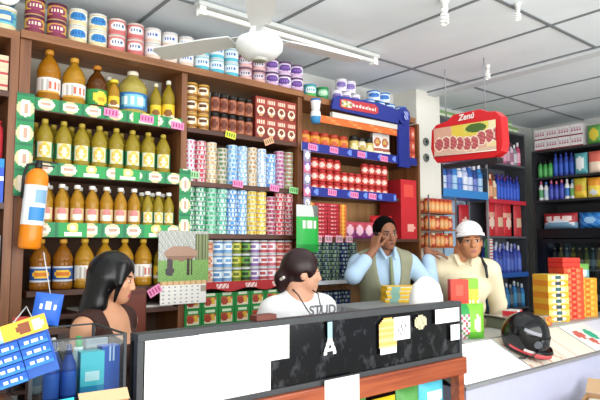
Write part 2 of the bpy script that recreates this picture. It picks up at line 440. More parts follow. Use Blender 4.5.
def lab_blue(u,v):
    if abs(u)>.42: return '3d7fb8'
    if ell(u,v,0,.5,.30,.42): return 'e8f2f4' if .3<v<.75 and int((u+1)*24)%3 else '7fc4d8'
    return '2f74b4'
def lab_yelblue(u,v):
    if abs(u)>.46: return '20407c'
    if v<.12 or v>.9: return 'c9d2de'
    if ell(u,v,0,.5,.30,.30): return 'f2c22e' if not (.42<v<.6 and abs(u)<.18) else 'd87a20'
    return '24509a'
def lab_yel(u,v):
    if ell(u,v,0,.35,.22,.25): return '8a5a20'
    return 'f0c832' if v>.3 else 'f4ead0'
AMB='c4821c'; AMB2='d09a2c'; GRN='b8a032'; DRK='6a3c14'; PALE='d2c262'
oil_amber=bottle_proto('amber_bottle',.062,.336,AMB,'c98a2a',lab_white,zl=(.25,.50),sh=.64)
oil_amber2=bottle_proto('amber_bottle_short',.064,.318,AMB2,'d8a23a',lab_white,zl=(.25,.50),sh=.63)
oil_dark=bottle_proto('dark_bottle',.060,.300,DRK,'c07a22',lab_greenyel,zl=(.2,.5))
oil_small=bottle_proto('small_yellow_bottle',.034,.228,AMB2,'f0d23a',lab_yel,capr=.75,zl=(.28,.55),sh=.66)
oil_jug=bottle_proto('big_pale_bottle',.090,.318,PALE,'f2ecd4',lab_blue,zl=(.22,.54),sh=.66)
oil_slim=bottle_proto('slim_bottle',.036,.262,GRN,'e9e4c4',lab_yel)
oil_slim2=bottle_proto('slim_green_bottle',.042,.295,GRN,'f0efe0',lab_yel)
oil_sun=bottle_proto('green_label_bottle',.0455,.282,GRN,'b9a03c',lab_sun,zl=(.24,.54),sh=.66)
oil_pink=bottle_proto('white_cap_bottle',.0385,.262,AMB2,'f6f4ee',lab_pink,capr=.46,zl=(.25,.50),sh=.64)
oil_thin=bottle_proto('thin_white_cap_bottle',.0335,.250,GRN,'fbfaf4',lab_sun,capr=.5,zl=(.25,.50),sh=.64)
oil_base=bottle_proto('blue_label_bottle',.053,.272,'a86a20','d9a03a',lab_yelblue)
oil_base2=bottle_proto('white_label_bottle',.053,.276,AMB2,'d9b03a',lab_white)
def bottle(pr,x,z,label,group=None,y=3.235):
    put('oil_bottle',pr,(x,y,z+.0006),face_cam(x,y,.12),label,'bottle',group)
bottle(oil_amber,.812,2.29,'tallest amber oil bottle with white label, on the top oil shelf nearest the extinguisher')
bottle(oil_amber2,.947,2.29,'amber oil bottle with ringed neck and white label, second on the top oil shelf')
bottle(oil_dark,1.076,2.29,'dark brown oil bottle with green and yellow label on the top oil shelf')
bottle(oil_small,1.168,2.29,'small oil bottle with big yellow cap beside the dark brown bottle',None,3.21)
bottle(oil_jug,1.305,2.29,'wide pale oil jug with blue label on the top oil shelf',None,3.27)
bottle(oil_slim,1.441,2.29,'slim oil bottle behind the pink tag, beside the wide pale jug')
bottle(oil_slim2,1.525,2.29,'slim oil bottle with yellow label at the upright end of the top oil shelf')
for i,(x,p,nm) in enumerate(((.88,oil_slim2,'between the two white labelled amber bottles'),(1.015,oil_slim2,'between the short amber and dark bottles'),(1.20,oil_slim2,'behind the small yellow capped bottle'),(1.415,oil_slim2,'behind the first slim bottle'),(1.508,oil_slim,'between the two slim bottles'))):
    bottle(p,x,2.29,'rear oil bottle, top oil shelf, '+nm,None,3.385)
for i in range(8):
    bottle(oil_sun,.795+i*.0985,1.95,'yellow green oil bottle, %s from the extinguisher end, second oil shelf front row'%ORD[i],'second shelf oil bottles',3.21)
for i in range(8):
    bottle(oil_sun,.775+i*.0985,1.95,'oil bottle, %s from the extinguisher end, second oil shelf back row'%ORD[i],'second shelf oil bottles',3.34)
for i in range(7):
    bottle(oil_pink,.81+i*.082,1.62,'pink labelled white capped oil bottle, %s from extinguisher, third shelf front row'%ORD[i],'third shelf oil bottles',3.20)
for i in range(7):
    bottle(oil_pink,.775+i*.082,1.62,'white capped oil bottle, %s from extinguisher, third oil shelf back row'%ORD[i],'third shelf oil bottles',3.31)
for r in range(2):
    for i in range(3):
        bottle(oil_thin,1.382+i*.0685+r*.0,1.62,'thin white capped oil bottle, %s past the pink labels, third shelf %s row'%(ORD[i],('front','rear')[r]),'thin oil bottles',3.19+r*.09)
for i,(x,p,w) in enumerate(((.80,oil_base,'blue label'),(.915,oil_base,'blue label'),(1.03,oil_base2,'white label'),(1.145,oil_base2,'white label'),(1.26,oil_base2,'white label'),(1.375,oil_base2,'white label'))):
    bottle(p,x,1.31,'amber oil bottle with %s, %s on the lowest oil shelf'%(w,ORD[i]),'lowest shelf oil bottles',3.22)
put('oil_bottle',bottle_proto('yellow_label_bottle',.040,.25,GRN,'d9b03a',lab_yel),(1.482,3.215,1.3106),-.3,'oil bottle with yellow label beside the emu calendar, lowest oil shelf','bottle')
# papers and dark drawer front below the oil
for i,(x,y,z,rz) in enumerate(((1.19,3.30,1.181,.1),(1.25,3.28,1.181,-.1),(1.25,3.29,1.196,.3))):
    b=MB().box(-.13,.13,-.1,.1,0,.013,'d9d4cc'); o=ob('paper_bundle',b.mesh('paper_bundle',.001),None,(x-.06+(i==1)*.24+(i==2)*.05,y,z),(0,0,rz if i<2 else .05))
    tag(o,('loose bundle of papers on the low board behind the dark haired woman','bundle of papers on the low board below the emu calendar','upper bundle of papers across the other two on the low board')[i],'papers')

# ---- powdered milk tins along the top board
gold=can_proto('gold_tin',.050,.098,'cda24c','7b2a44','8a2f5a','f0dcc0','5a2238')
wblue=can_proto('blue_square_tin',.050,.098,'e9e6d8','d9c9a0','2f7fc0','1f5fa8','d8d8d2')
pink=can_proto('pink_tin',.050,.098,'d98c88','c86a6a','f0ecea','4a6a9c','d9c4bc')
wscr=can_proto('white_script_tin',.050,.098,'eceae6','e0c8b8','e9ecf2','2a56b0','d9dcde')
turq=can_proto('turquoise_tin',.050,.098,'e4ecef','52b4c8','dbe8f0','2d62b4','cfd8da')
dpink=can_proto('dusky_tin',.050,.085,'a8768a','d8a8a4','cfc4cc','3a3050','6a4a5e')
purp=can_proto('purple_flower_tin',.050,.098,'e6dfee','c9a8c8','5d3a86','8a62b4','5a4266')
grblue=can_proto('green_tub',.048,.10,'58b0c8','4faa48','e4f0ea','2a8a9c','3d8ab8')
grn=can_proto('green_tin',.048,.10,'3f9a5c','2d7a48','9fd0a8','e4eedc','2d8a50')
wpur=can_proto('lilac_tin',.046,.10,'ece8f0','d8cfe0','8a78b4','6a5aa0','e4e2ea')
btub=can_proto('blue_lid_tub',.055,.085,'e4eaf0','cfd8e4','3a78c0','2a5aa8','2f72bc')
tops=[(.721,gold,'gold and plum'),(.826,gold,'gold and plum'),(.931,wblue,'blue square cream'),(1.036,wblue,'blue square cream'),
 (1.141,pink,'salmon pink'),(1.246,pink,'salmon pink'),(1.351,wscr,'blue script white'),(1.456,wscr,'blue script white'),(1.561,wscr,'blue script white'),
 (1.666,turq,'turquoise white'),(1.771,turq,'turquoise white'),(1.876,turq,'turquoise white'),(1.981,dpink,'dusky pink'),(2.086,dpink,'dusky pink'),
 (2.191,purp,'purple flower'),(2.296,purp,'purple flower'),(2.401,purp,'purple flower')]
cnt={}
for x,p,w in tops:
    x=.721+(x-.721)*1.075
    k=cnt[w]=cnt.get(w,0)+1
    h=.085 if p is dpink else .098
    for tier in range(2):
        nm='%s milk powder can, %s of these from extinguisher, %s tier, top board'%(w,ORD[k-1],('lower','upper')[tier])
        put('milk_tin',p,(x+random.uniform(-.001,.001),3.20,2.6776+tier*(h+.0008)),face_cam(x,3.2,.15,.8),nm,'tin','powdered milk tins on the top board')

# ------------------------------------------------------------------ bay of tins
COLS=[1.6605+.0794*i for i in range(11)]
upper=[('e8d8e2','c45a7a','pink and white',9),('c03a4c','e8c8cc','red',9),('e6d6b4','c09a6a','cream',9),('b9a888','4a7a5a','tan and green',8),('a9cfee','4a8ad0','pale blue',9),('8ab8e6','d6e6f4','sky blue',9),
 ('d8c4a2','a8805a','beige',9),('dfe8f4','8ab0dc','bluish white',9),('5a9be0','cfe0f2','bright blue',8),('c884a4','8a4a78','mauve',9),('8a9a5c','b05a6a','olive and pink',9)]
lower=[('1e7a4c','bfe0c8','dark green',10),('2f9a68','d8eee0','green',10),('8fd4b4','3a9a6a','mint',10),('4ab49a','cfe8d8','sea green',10),('3f8ed8','d8e8f6','blue',10),('66a8e6','e2eef8','light blue',10),
 ('ead070','c09a20','pale yellow',10),('e8be22','fae8a0','yellow',10),('c26a80','7a2a44','rose',9),('c62a38','f0c4c4','red',10),('a82434','e6b0b0','deep red',10)]
for zb,rows,wh in ((1.95,upper,'upper'),(1.62,lower,'lower')):
    for j,(a,b_,nm,k) in enumerate(rows):
        p=tuna_proto(a,b_)
        for i in range(k):
            put('tuna_tin',p,(COLS[j]+random.uniform(-.0004,.0004),3.205+random.uniform(-.003,.003),zb+.0006+i*.0297),random.uniform(0,6.28),
                '%s tuna tin, %s up, %s stack from the oil shelves, %s tuna shelf'%(nm,ORD[i],ORD[j],wh),'tin','flat tuna tins stacked in columns')
# tall preserve tins on the shelf below
pres=[('e8d0b8','c05a3a','d8882a','peach'),('e9c8b0','d86a4a','e8e0d0','salmon'),('e6e0d8','d0a080','b05a3a','cream'),('cfe0ea','5a8ac0','e8eef2','ice blue'),('d6e4ec','7aa4cc','f0f4f4','pale blue'),
 ('a9a82c','6a7a1c','d8d060','olive'),('8fae3c','2a3a1c','5aa040','green'),('e4e2ea','8a6aa4','f4f0f4','lilac white'),('dfe0ea','b04a4a','ece8ec','silver white'),('eadfe2','c86a7a','f6eaec','rosy white'),('d88a7c','b0403c','e8c0b0','coral'),('c8706a','a03030','e0b0a0','brick')]
for j,(a,b_,c_,nm) in enumerate(pres):
    p=can_proto('preserve_tin',.0345,.090,a,b_,c_,b_,'c8ccce',20,7)
    for i in range(3):
        put('preserve_tin',p,(1.66+j*.0715,3.20,1.3106+i*.0908),face_cam(1.66+j*.07,3.2,.4,.8),'%s preserve tin, %s tier of its column, behind the red scalloped strip'%(nm,ORD[i]),'tin','preserve tins on the shelf over the soup cartons')
# green soup cartons at the bottom
def soup(u,v):
    if .14<u<.86 and .2<v<.78:
        if ell(u,v,.36,.45,.2,.22): return 'a8402c'
        if ell(u,v,.66,.52,.16,.2): return 'e0b040'
        return 'e8dcc0' if v<.62 else 'c8543c'
    if v>.86 and .2<u<.8: return 'd8e8c8'
    return '1d8a3e'
soupp=tex_carton(.118,.12,.102,'1d8a3e',soup,'177434','2a9a4c',14,12)
for j in range(7):
    for i in range(3):
        put('soup_carton',soupp,(1.685+j*.1215,3.165,.9355+i*.1025),0,'green soup carton with food picture, %s tier, %s column from the calendar'%(('bottom','middle','top')[i],ORD[j]),'carton','green soup cartons under the tins')
put('flat_carton',[(None,MB().box(-.085,.085,0,.06,0,.05,'6a3428').mesh('flat_carton',.002))],(2.1,3.02,1.13),.05,'small brown box behind the counter beside the woman in white','box') if False else None
# coffee on the top shelf of this bay
cof=can_proto('coffee_tin',.041,.098,'d8a84c','8a5a24','f0e4cc','5a3218','c89a3c',20,8)
for j in range(2):
    for i in range(3):
        put('coffee_tin',cof,(1.665+j*.0855,3.20,2.2906+i*.0988),face_cam(1.7,3.2,.1,.9),'golden coffee tin, %s tier, %s column from the oil shelves'%(('bottom','middle','top')[i],ORD[j]),'tin','golden coffee tins')
cj=jar_proto('coffee_jar',.031,.130,'3a1c10','14100e','a8664a',14,'6a3020')
for j in range(5):
    for i in range(2):
        put('coffee_jar',cj,(1.835+j*.0655,3.19,2.2906+i*.1308),face_cam(1.95,3.2,.15,.9),'black lidded coffee jar, %s tier, %s past the golden coffee tins'%(('lower','upper')[i],ORD[j]),'jar','black lidded coffee jars')
def cupart(u,v):
    if ell(u,v,.5,.36,.36,.2): return 'f0dcc4' if not ell(u,v,.5,.38,.24,.11) else '7a3a20'
    if ell(u,v,.5,.16,.2,.08): return 'e0a070'
    if .66<v<.86 and .16<u<.84: return 'e8cdb8' if int(u*14)%3 else 'b04a34'
    return '98382a' if v>.5 else '7a2a20'
cb=tex_carton(.088,.08,.145,'8a3226',cupart,'6e241c','a04434',14,16)
for j in range(4):
    for i in range(2):
        put('coffee_carton',cb,(2.184+j*.0895,3.16,2.2906+i*.1456),-.02,'reddish brown carton with a cup picture, %s tier, %s past the coffee jars'%(('lower','upper')[i],ORD[j]),'carton','cup picture cartons')

# ------------------------------------------------------------------ bay of sauces with navy trim
V=thing('sauce_shelving','wooden sauce shelves trimmed with navy price rails and a navy header','shelf',(0,0,0))
NAVY=M('1b2a86',.45)
ob('top_board',MB().box(2.548,3.80,3.13,3.45,2.61,2.655,WOOD),V)
ob('back_panel',MB().box(2.548,3.80,3.452,3.466,0,2.609,wood('9a7048','b98d5c',2.,(14,14,1))),V)
for z in (2.25,1.935,1.60,1.28): ob('shelf_board',MB().box(2.548,3.55 if z==1.935 else 3.80,3.11,3.45,z-.025,z,WOODD),V)
ob('shelf_board',MB().box(2.548,3.80,3.11,3.45,.975,1.0,WOODD),V)
ob('upright',MB().box(3.80,3.825,3.11,3.45,0,2.60,WOODV),V)
ob('shelf_edge',MB().box(2.56,3.5,3.098,3.109,1.262,1.290,'d9dde4'),V)
def rail(z0,z1,x0,x1,seed):
    def fn(u,v):
        x=x0+u*(x1-x0); k=(x/.17)%1
        if ell(k,v,.5,.5,.12,.36): return '6a8ae0'
        return NAVY
    strip_part('price_rail',V,x0,x1,3.098,z0,z1,fn,int((x1-x0)/.014),6,.008)
rail(2.228,2.292,2.5,3.77,0); rail(1.905,1.970,2.57,3.5,1)
for x,z in ((2.60,2.262),(2.81,2.262),(3.10,2.258),(3.36,2.25),(2.79,1.94),(3.02,1.935),(3.22,1.935)): price_tag(V,x,3.096,z,'e58ab8',.06,.085,.045)
for x in (2.66,2.76,2.87,2.97): price_tag(V,x,3.107,1.595,'e9a8c4',.03,.07,.05)
# header board with red plaque
b=MB(); pl=[(2.78,2.575),(2.80,2.66),(2.84,2.685),(3.30,2.70),(3.53,2.675),(3.66,2.69),(3.67,2.60),(3.60,2.56)]
b.prism(pl,3.085,3.105,NAVY); h=ob('header',b,V)
b=MB(); b.prism([(2.86,2.602),(2.86,2.655),(2.90,2.668),(3.24,2.678),(3.28,2.655),(3.28,2.612),(3.24,2.598),(2.90,2.590)],3.080,3.0845,M('b8323a',.4)); ob('plaque',b,h)
b=MB()
b.grid((2.875,3.079,2.605),(.105,0,0),(0,0,.05),5,3,lambda u,v:('c8b8a8','d8c060','7a8a5a','e0d8cc')[(int(u*5)+2*int(v*3))%4])
b.grid((2.99,3.079,2.612),(.26,0,0),(0,0,.036),22,4,lambda u,v:'f4dcd4' if (.2<v<.75 and int(u*22)%3!=2) or (v>.7 and int(u*22)%7==0) else None)
ob('plaque_print',b,h)
b=MB(); b.box(3.53,3.665,3.085,3.108,2.20,2.60,NAVY); ob('post',b,V)
b=MB(); b.lathe([(.075,0,NAVY),(.075,.02,NAVY)],24,T=Matrix.Translation((3.60,3.083,2.635))@Matrix.Rotation(-PI/2,4,'X')); 
b.grid((3.575,3.0615,2.60),(.05,0,0),(0,0,.07),5,6,lambda u,v:'9aa4e0' if (int(u*5)+int(v*6))%3 else None); ob('post_badge',b,V)
ob('light_rail',MB().box(2.80,3.53,3.10,3.13,2.515,2.555,'d6d4cc'),V)
b=MB(); b.grid((2.60,3.106,2.46),(.93,0,0),(0,0,.055),20,3,lambda u,v:'d86a2c' if (int(u*20)+int(v*3))%5 else 'e0884a'); b.box(2.60,3.53,3.1065,3.11,2.46,2.515,'c85a24'); ob('orange_valance',b,V)

# things on the sauce shelves
oj=jar_proto('orange_jar',.046,.15,'c8702c','b03a24','e0983c',16,'c8542c')
for i in range(5):
    put('sauce_jar',oj,(2.60+i*.098,3.20,2.2506),face_cam(2.7,3.2,.1),'orange jar with red lid, %s from the cup cartons, top sauce shelf'%ORD[i],'jar','orange jars on the top sauce shelf')
t=thing('cup_dispenser','tall white and blue cup column fixed at the tin shelf upright','dispenser',(2.585,3.045,2.428),0); t.scale=(.85,.85,.95)
ob('upper_cup',MB().lathe([(.034,.09,'eef0f2'),(.044,.17,'eef0f2'),(.044,.185,'2a6ab0'),(.03,.19,'2a6ab0')],16),t)
ob('lower_cup',MB().lathe([(.036,0,'e8ecee'),(.046,.05,'3a8ac0'),(.040,.09,'e8ecee')],16),t)
gold_j=jar_proto('mustard_jar',.040,.17,'3a3420','1c1a16','c8b060',14,'e8e0b0')
whit_j=jar_proto('cream_jar',.038,.16,'d8cfae','2a2a28','e8e2cc',14,'b89a4a')
for i,(p,nm) in enumerate(((gold_j,'dark mustard jar'),(whit_j,'cream sauce jar with dark lid'),(gold_j,'second dark mustard jar'))):
    put('sauce_jar',p,(3.105+i*.086,3.19,2.2506),face_cam(3.1,3.2,.1),nm+(' beside the orange jars',' between the two dark mustard jars',' next to the white soup packets')[i],'jar')
def pk(u,v):
    if v>.8: return 'e8e4e0'
    if ell(u,v,.5,.5,.36,.24): return 'b8623c' if not ell(u,v,.5,.52,.2,.13) else 'd8b060'
    return 'ece8e2' if v>.2 else 'a85a40'
pkt=tex_carton(.085,.05,.15,'e6e2dc',pk,'d8d4cc','e8e4dc',10,12)
for i in range(2):
    put('soup_packet',pkt,(3.37+i*.09,3.18,2.2506+.076),-.3,'upright white packet with brown dish picture, %s of two'%('nearer the jars','nearer the navy post')[i],'packet','white dish packets')
low=tex_carton(.085,.06,.074,'e9e5d8',lambda u,v:'4a4a48' if (.3<v<.7 and int(u*10)%3==1) else 'e9e5d8','d8d4c8')
for i in range(2):
    put('stock_box',low,(3.37+i*.09,3.17,2.2506),-.3,'small cream box under the white packet %s'%('nearer the jars','nearer the navy post')[i],'box','cream boxes under the packets')
rb=tex_carton(.05,.06,.105,'c8503c',lambda u,v:'e8b0a0' if ell(u,v,.5,.4,.34,.22) else ('a83224' if v>.75 else 'd0583e'),'a83a2a')
for c in range(2):
    for i in range(3):
        put('sachet_box',rb,(3.70+c*.056,3.125,2.2506+i*.1056),0,'small red box, %s tier, column %s the navy post'%(('bottom','middle','top')[i],('against','one out from')[c]),'box','red boxes beside the navy post')
# red jars, two tiers
rj=jar_proto('red_jar',.0345,.088,'9a2a22','b8262a','c8423a',16,'e8c8bc')
for j in range(12):
    for i in range(3):
        if i==2 and 4<j<8: continue
        put('sauce_jar',rj,(2.60+j*.0755,3.175,1.9356+i*.0886),face_cam(2.9,3.2,.2),'red lidded sauce jar, %s tier, %s column from the tuna shelves'%(('bottom','middle','top')[i],ORD[j]),'jar','red lidded sauce jars')
# red noodle packets in piles
def noodle(u,v): return 'e8a0a0' if (.3<v<.7 and .2<u<.8 and int(u*12)%3) else ('8a1a24' if v<.2 else 'b82432')
npk=[(None,MB().pbox(.115,.14,.028,10,3,noodle,'9a1c28','b83038').mesh('noodle_packet',.0))]
opk=[(None,MB().pbox(.07,.14,.028,8,3,lambda u,v:'e8b040' if ell(u,v,.5,.5,.3,.4) else 'd0662a','b8541e','d87a34').mesh('noodle_packet'))]
for j,(x,p,nm) in enumerate(((2.605,opk,'orange'),(2.705,npk,'red'),(2.825,npk,'red'),(2.925,opk,'orange'))):
    for i in range(9):
        put('noodle_packet',p,(x+random.uniform(-.002,.002),3.125,1.6006+i*.0288),0,'%s noodle packet, %s up in the %s pile from the tuna shelves'%(nm,ORD[i],ORD[j]),'packet','noodle packets piled under the red jars')
def pinkp(u,v): return 'e8b8c8' if ell(u,v,.5,.5,.3,.3) else ('c04a5a' if v>.5 else '8a3a7a')
pp=[(None,pouch_mesh(.10,.13,.05,pinkp,'a83a4a'))]
for i in range(3):
    put('snack_pouch',pp,(3.03+i*.105,3.17,1.6006),-.35,'pink snack pouch, %s beside the orange noodle packets'%ORD[i],'pouch','pink pouches')
def redp(u,v): return 'f0a080' if ell(u,v,.5,.55,.26,.2) else ('e05a2a' if v<.35 else 'c8242c')
rp=[(None,pouch_mesh(.11,.19,.07,redp,'b01e26'))]
for i in range(2):
    put('snack_pouch',rp,(3.365+i*.115,3.20,1.6006),-.4,'red snack bag, %s past the pink pouches'%ORD[i],'bag','red snack bags')
rp2=[(None,pouch_mesh(.12,.12,.06,lambda u,v:'e87a3a' if ell(u,v,.5,.5,.34,.3) else 'd04020','c03a1e'))]
for i in range(3):
    put('snack_pouch',rp2,(3.05+i*.125,3.31,1.6006),-.4,'orange snack bag in the rear row, %s from the noodle piles'%ORD[i],'bag','orange snack bags')
# navy tins with green labels
nt=tuna_proto('7f9a78','1c2a5c','1d2748',.0425,.0290); nt2=tuna_proto('26336e','9ab0a0','1a2244',.0425,.0290)
for j in range(6):
    for i in range(10):
        put('sardine_tin',(nt2,nt,nt)[j%3] if j<3 else (nt if j%2 else nt2),(2.605+j*.0905,3.175,1.2806+i*.0293),random.uniform(0,6),'%s sardine tin, %s up, stack %s of six above white shelf edge'%('navy' if j in (0,4) else 'green and navy',ORD[i],('one','two','three','four','five','six')[j]),'tin','sardine tins')
for j in range(5):
    for i in range(7):
        put('sardine_tin',nt2,(2.61+j*.095,3.175,1.0006+i*.0293),random.uniform(0,6),'navy sardine tin, %s up, stack %s of five below the white shelf edge'%(ORD[i],('one','two','three','four','five')[j]),'tin','lower sardine tins')
# red display box at the end
def redbox(u,v):
    if ell(u,v,.62,.18,.26,.07): return 'e8a89a'
    if .72<v<.9 and .2<u<.8: return 'd8483c'
    return 'c0202a'
put('display_carton',tex_carton(.20,.24,.50,'c0202a',redbox,'a01a24','c83038',10,24),(3.675,3.113,1.6006),0,'tall plain red display carton under the navy post by the pillar','carton')
# tins and tubs along the top of this bay
for x,p,nm in ((2.66,grblue,'blue and green tub'),(2.785,grn,'green tub'),(2.93,wpur,'lilac can'),(3.03,wpur,'lilac can'),(3.13,wpur,'lilac can')):
    cnt[nm]=cnt.get(nm,0)+1
    put('milk_tin',p,(x,3.20,2.6556),face_cam(x,3.2,.1,.8),'%s on the top board, %s toward the navy header'%(nm,ORD[cnt[nm]-1]),'tin')
for i,x in enumerate((2.98,3.08)): put('milk_tin',wpur,(x,3.20,2.7566),face_cam(x,3.2,.1,.8),'lilac can in the upper tier above the navy header, %s'%('nearer the green tub','nearer the blue tubs')[i],'tin')
for i,(x,z) in enumerate(((3.29,2.6556),(3.41,2.6556),(3.53,2.6556),(3.35,2.7414),(3.47,2.7414),(3.68,2.6556))):
    put('lidded_tub',btub,(x,3.20,z),face_cam(x,3.2,.1,.8),('white and blue tub by the lilac cans','white and blue tub, middle of the lower three','white and blue tub over the end of the header','white and blue tub, upper tier by the lilac cans','white and blue tub, upper tier by the post badge','lone white and blue tub above the red boxes')[i],'tub')
# hanging green pouch and sachet ribbon at the upright
def greenp(u,v):
    if v>.72: return 'c8ccc8' if u<.7 else '6a706a'
    if .5<v<.66 and .2<u<.8: return 'e8f0e0' if int(u*10)%3 else '8ab08a'
    return '27a844' if v>.2 else '1f8a38'
t=thing('hanging_pouch','bright green pouch with grey top hanging beside the woman in white','pouch',(2.495,3.03,1.50),0)
ob('pouch_body',pouch_mesh(.20,.33,.05,greenp,'1f8a38'),t)
ob('hook',MB().tube([(0,.012,.35),(0,.0,.345),(0,0,.325)],.004,'8a8f92'),t)
t=thing('sachet_ribbon','ribbon of pale lilac sachets hanging down the upright beside the sauces','sachets',(2.527,3.085,0))
for i in range(7):
    ob('sachet',pouch_mesh(.065,.082,.014,(lambda u,v:'d8d0e0' if ell(u,v,.5,.5,.34,.3) else ('7a5a98' if v>.6 else 'c86a8a')) if i%2 else (lambda u,v:'e4e2e6' if ell(u,v,.45,.5,.34,.3) else '8a86a4'),'8a86a4',6,6),t,(0,-.012,1.64+i*.085))

# ------------------------------------------------------------------ neighbouring bay at the window end, extinguisher, calendar
N=thing('corner_shelving','dark wooden shelves at the edge beside the cooking oil','shelf',(0,0,0))
ob('top_board',MB().box(-.25,.638,3.13,3.45,2.615,2.66,WOOD),N)
for z in (2.33,1.76): ob('shelf_board',MB().box(-.25,.593,3.10,3.45,z-.03,z,WOODD),N)
for x0,x1 in ((-.25,-.21),(.595,.636)): ob('upright',MB().box(x0,x1,3.12,3.45,0,2.614,WOODV),N)
ob('back_panel',MB().box(-.25,.64,3.452,3.466,0,2.614,'3a261a'),N)
bigt=can_proto('big_tin',.066,.125,'6fb8c0','d8c8a0','3f7fb0','e8dcb8','e9ecea',24,9)
for i,x in enumerate((.568,.428,.288)): put('milk_tin',bigt,(x,3.21,2.6606),face_cam(x,3.2,.1),'wide turquoise tin, %s from the gold tins, dark corner shelves'%ORD[i],'tin','wide turquoise tins')
for i,x in enumerate((.570,.426)):
    put('milk_tin',bigt,(x,3.26,2.858),0,'wide tin lying on its side above the turquoise tins, %s to the gold tins'%('nearer','farther')[i],'tin','tins lying on top',rot=(PI/2,0,0))
rl=tex_carton(.13,.12,.062,'c8a08c',lambda u,v:'b8404a' if .35<v<.6 else 'd8c4a4','b88a78')
for i in range(3):
    put('carton',rl,(.525,3.13,2.3306+i*.0626),0,'pale carton with red band, %s of the pile on the corner shelf'%('bottom','middle','top')[i],'carton','red banded cartons')
sp=spray_proto('red_canister',.036,.235,'b02430','f0efec','b82a34',16,.8)
put('spray_can',sp,(.548,3.155,1.985),0,'red canister with round white cap beside the extinguisher','canister')
put('detergent_pack',tex_carton(.15,.16,.222,'1f3aa0',lambda u,v:'e4e8f2' if (ell(u,v,.4,.35,.26,.12) or ell(u,v,.75,.55,.2,.08)) else ('2a55c8' if v<.85 else '1a8ac8'),'1a2e86','223f9a'),(.512,3.115,1.7606),0,'royal blue detergent box under the red canister','box')
fr=thing('white_cabinet','white cabinet edge in shadow below the corner shelves','cabinet',(.30,3.10,0))
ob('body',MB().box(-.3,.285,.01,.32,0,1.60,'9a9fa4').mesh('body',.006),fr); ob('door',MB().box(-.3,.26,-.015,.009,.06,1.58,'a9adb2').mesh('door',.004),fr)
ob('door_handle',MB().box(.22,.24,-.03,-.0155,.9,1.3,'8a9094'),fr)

t=thing('fire_extinguisher','orange yellow fire extinguisher with blue label hanging on the shelf upright','extinguisher',(.700,3.040,1.53),0,None,(0,math.radians(4),-.2))
OR=M('f08a18',.28,wear_glint=.06)
b=MB(); b.lathe([(.044,0,OR),(.053,.012,OR),(.054,.06,OR),(.054,.35,OR),(.050,.375,OR),(.034,.398,OR),(.018,.408,OR)],28); ob('cylinder_body',b,t)
b=MB(); b.lathe([(.0545,.12+.2*j/9,'ffffff') for j in range(10)],32,lambda i,u: None if abs(u-.12)>.30 else ('e6eef2' if i in (1,5,9) or abs(u-.12)>.26 else ('3f8fd0' if i<5 else ('e9f0f4' if int((u+1)*30)%2 else '8ab4d8'))),cap=False)
b.f=[f for f,m,in zip(b.f,b.m) if b.mats[m] is not M('ffffff')] if False else b.f
ob('instruction_label',b,t)
ob('valve',MB().lathe([(.017,.408,'2a2a2a'),(.02,.42,'2a2a2a'),(.016,.44,'1c1c1c'),(.012,.45,'1c1c1c')],14),t)
hb=ob('lever',MB().box(-.02,.085,-.009,.009,.442,.450,'1c1c1c').box(-.02,.075,-.008,.008,.424,.430,'1c1c1c'),t)
ob('hose',MB().tube([(-.01,-.01,.43),(-.05,-.012,.42),(-.062,-.012,.36),(-.060,-.010,.25)],.007,'1c1c1c'),t)
ob('bracket',MB().box(-.02,.02,.050,.064,.30,.34,'55585a'),t)

# wall calendar
t=thing('wall_calendar','wall calendar with an emu photograph above a month grid','calendar',(1.59,3.115,1.195),0)
def emu(u,v):
    # legs, body, neck, head; grass, tree haze
    if (abs(u-.58)<.018 or abs(u-.66)<.018) and .10<v<.44: return '3a2c26'
    if ell(u,v,.44,.55,.33,.15): return 'a88672' if v>.5 else '8c6a58'
    if ell(u,v,.36,.60,.2,.10): return 'b8968a'
    if abs(u-(.22-.02*(.5-v)))<.055 and .18<v<.52: return '4a3f42'
    if ell(u,v,.22,.2,.08,.09): return '3f3a40'
    if v<.42: return ('6f9a50','85ad62','7aa458')[int(u*31+v*17*3)%3]
    if u>.72 and v<.95: return ('6b7a4a','55603a','8a9068')[int(u*43)%3]
    return ('a9aca6','c2c4be','989c96','b4b6b0')[int(u*37+v*23)%4]
def month(u,v):
    if v>.84: return 'd9b88a' if int(u*24)%3 else 'c89a60'
    if u>.86 and .5<v<.8: return 'a89a88'
    if (int(u*24)%3==1) and (int(v*18)%3==1) and .06<u<.9: return '9a98a0'
    return 'efece6'
b=MB(); b.grid((-.165,0,.138),(.335,0,0),(0,0,.302),36,36,emu); b.box(-.165,.17,.0006,.004,.138,.44,'d8d6d0'); ob('picture_sheet',b,t)
b=MB(); b.grid((-.15,-.001,0),(.305,0,0),(0,0,.138),24,18,month); b.box(-.15,.155,.0,.004,0,.138,'e6e3dc'); ob('month_sheet',b,t)

# ------------------------------------------------------------------ the counter with the dark glass front
G=M('3c3f42',.5,wear_glint=.2)
t=thing('glass_counter','long wooden shop counter with a dark smudged glass front and grey metal rim','counter',(0,0,0))
X0,X1,YA,YC=.765,2.56,1.83,2.19; YU=1.885
ob('top_rail',MB().box(X0,X1,YA-.012,YA+.03,1.225,1.252,G).mesh('top_rail',.003),t)
ob('rear_rail',MB().box(X0,X1,YU-.015,YU,1.225,1.25,G),t)
ob('lower_rail',MB().box(X0,X1,YA-.012,YA+.02,.962,.984,G).mesh('lower_rail',.002),t)
for x in (X0,X1-.022): ob('corner_post',MB().box(x,x+.022,YA-.010,YA+.02,.984,1.225,G),t)
ob('front_pane',MB().box(X0+.022,X1-.022,YA,YA+.006,.984,1.225,darkglass()),t)
ob('top_pane',MB().box(X0,X1,YA+.03,YU-.015,1.238,1.249,M('2c2f33',.45,wear_glint=.2)),t)
ob('rear_pane',MB().box(X0,X1,YU-.008,YU-.002,.96,1.225,'17181a'),t)
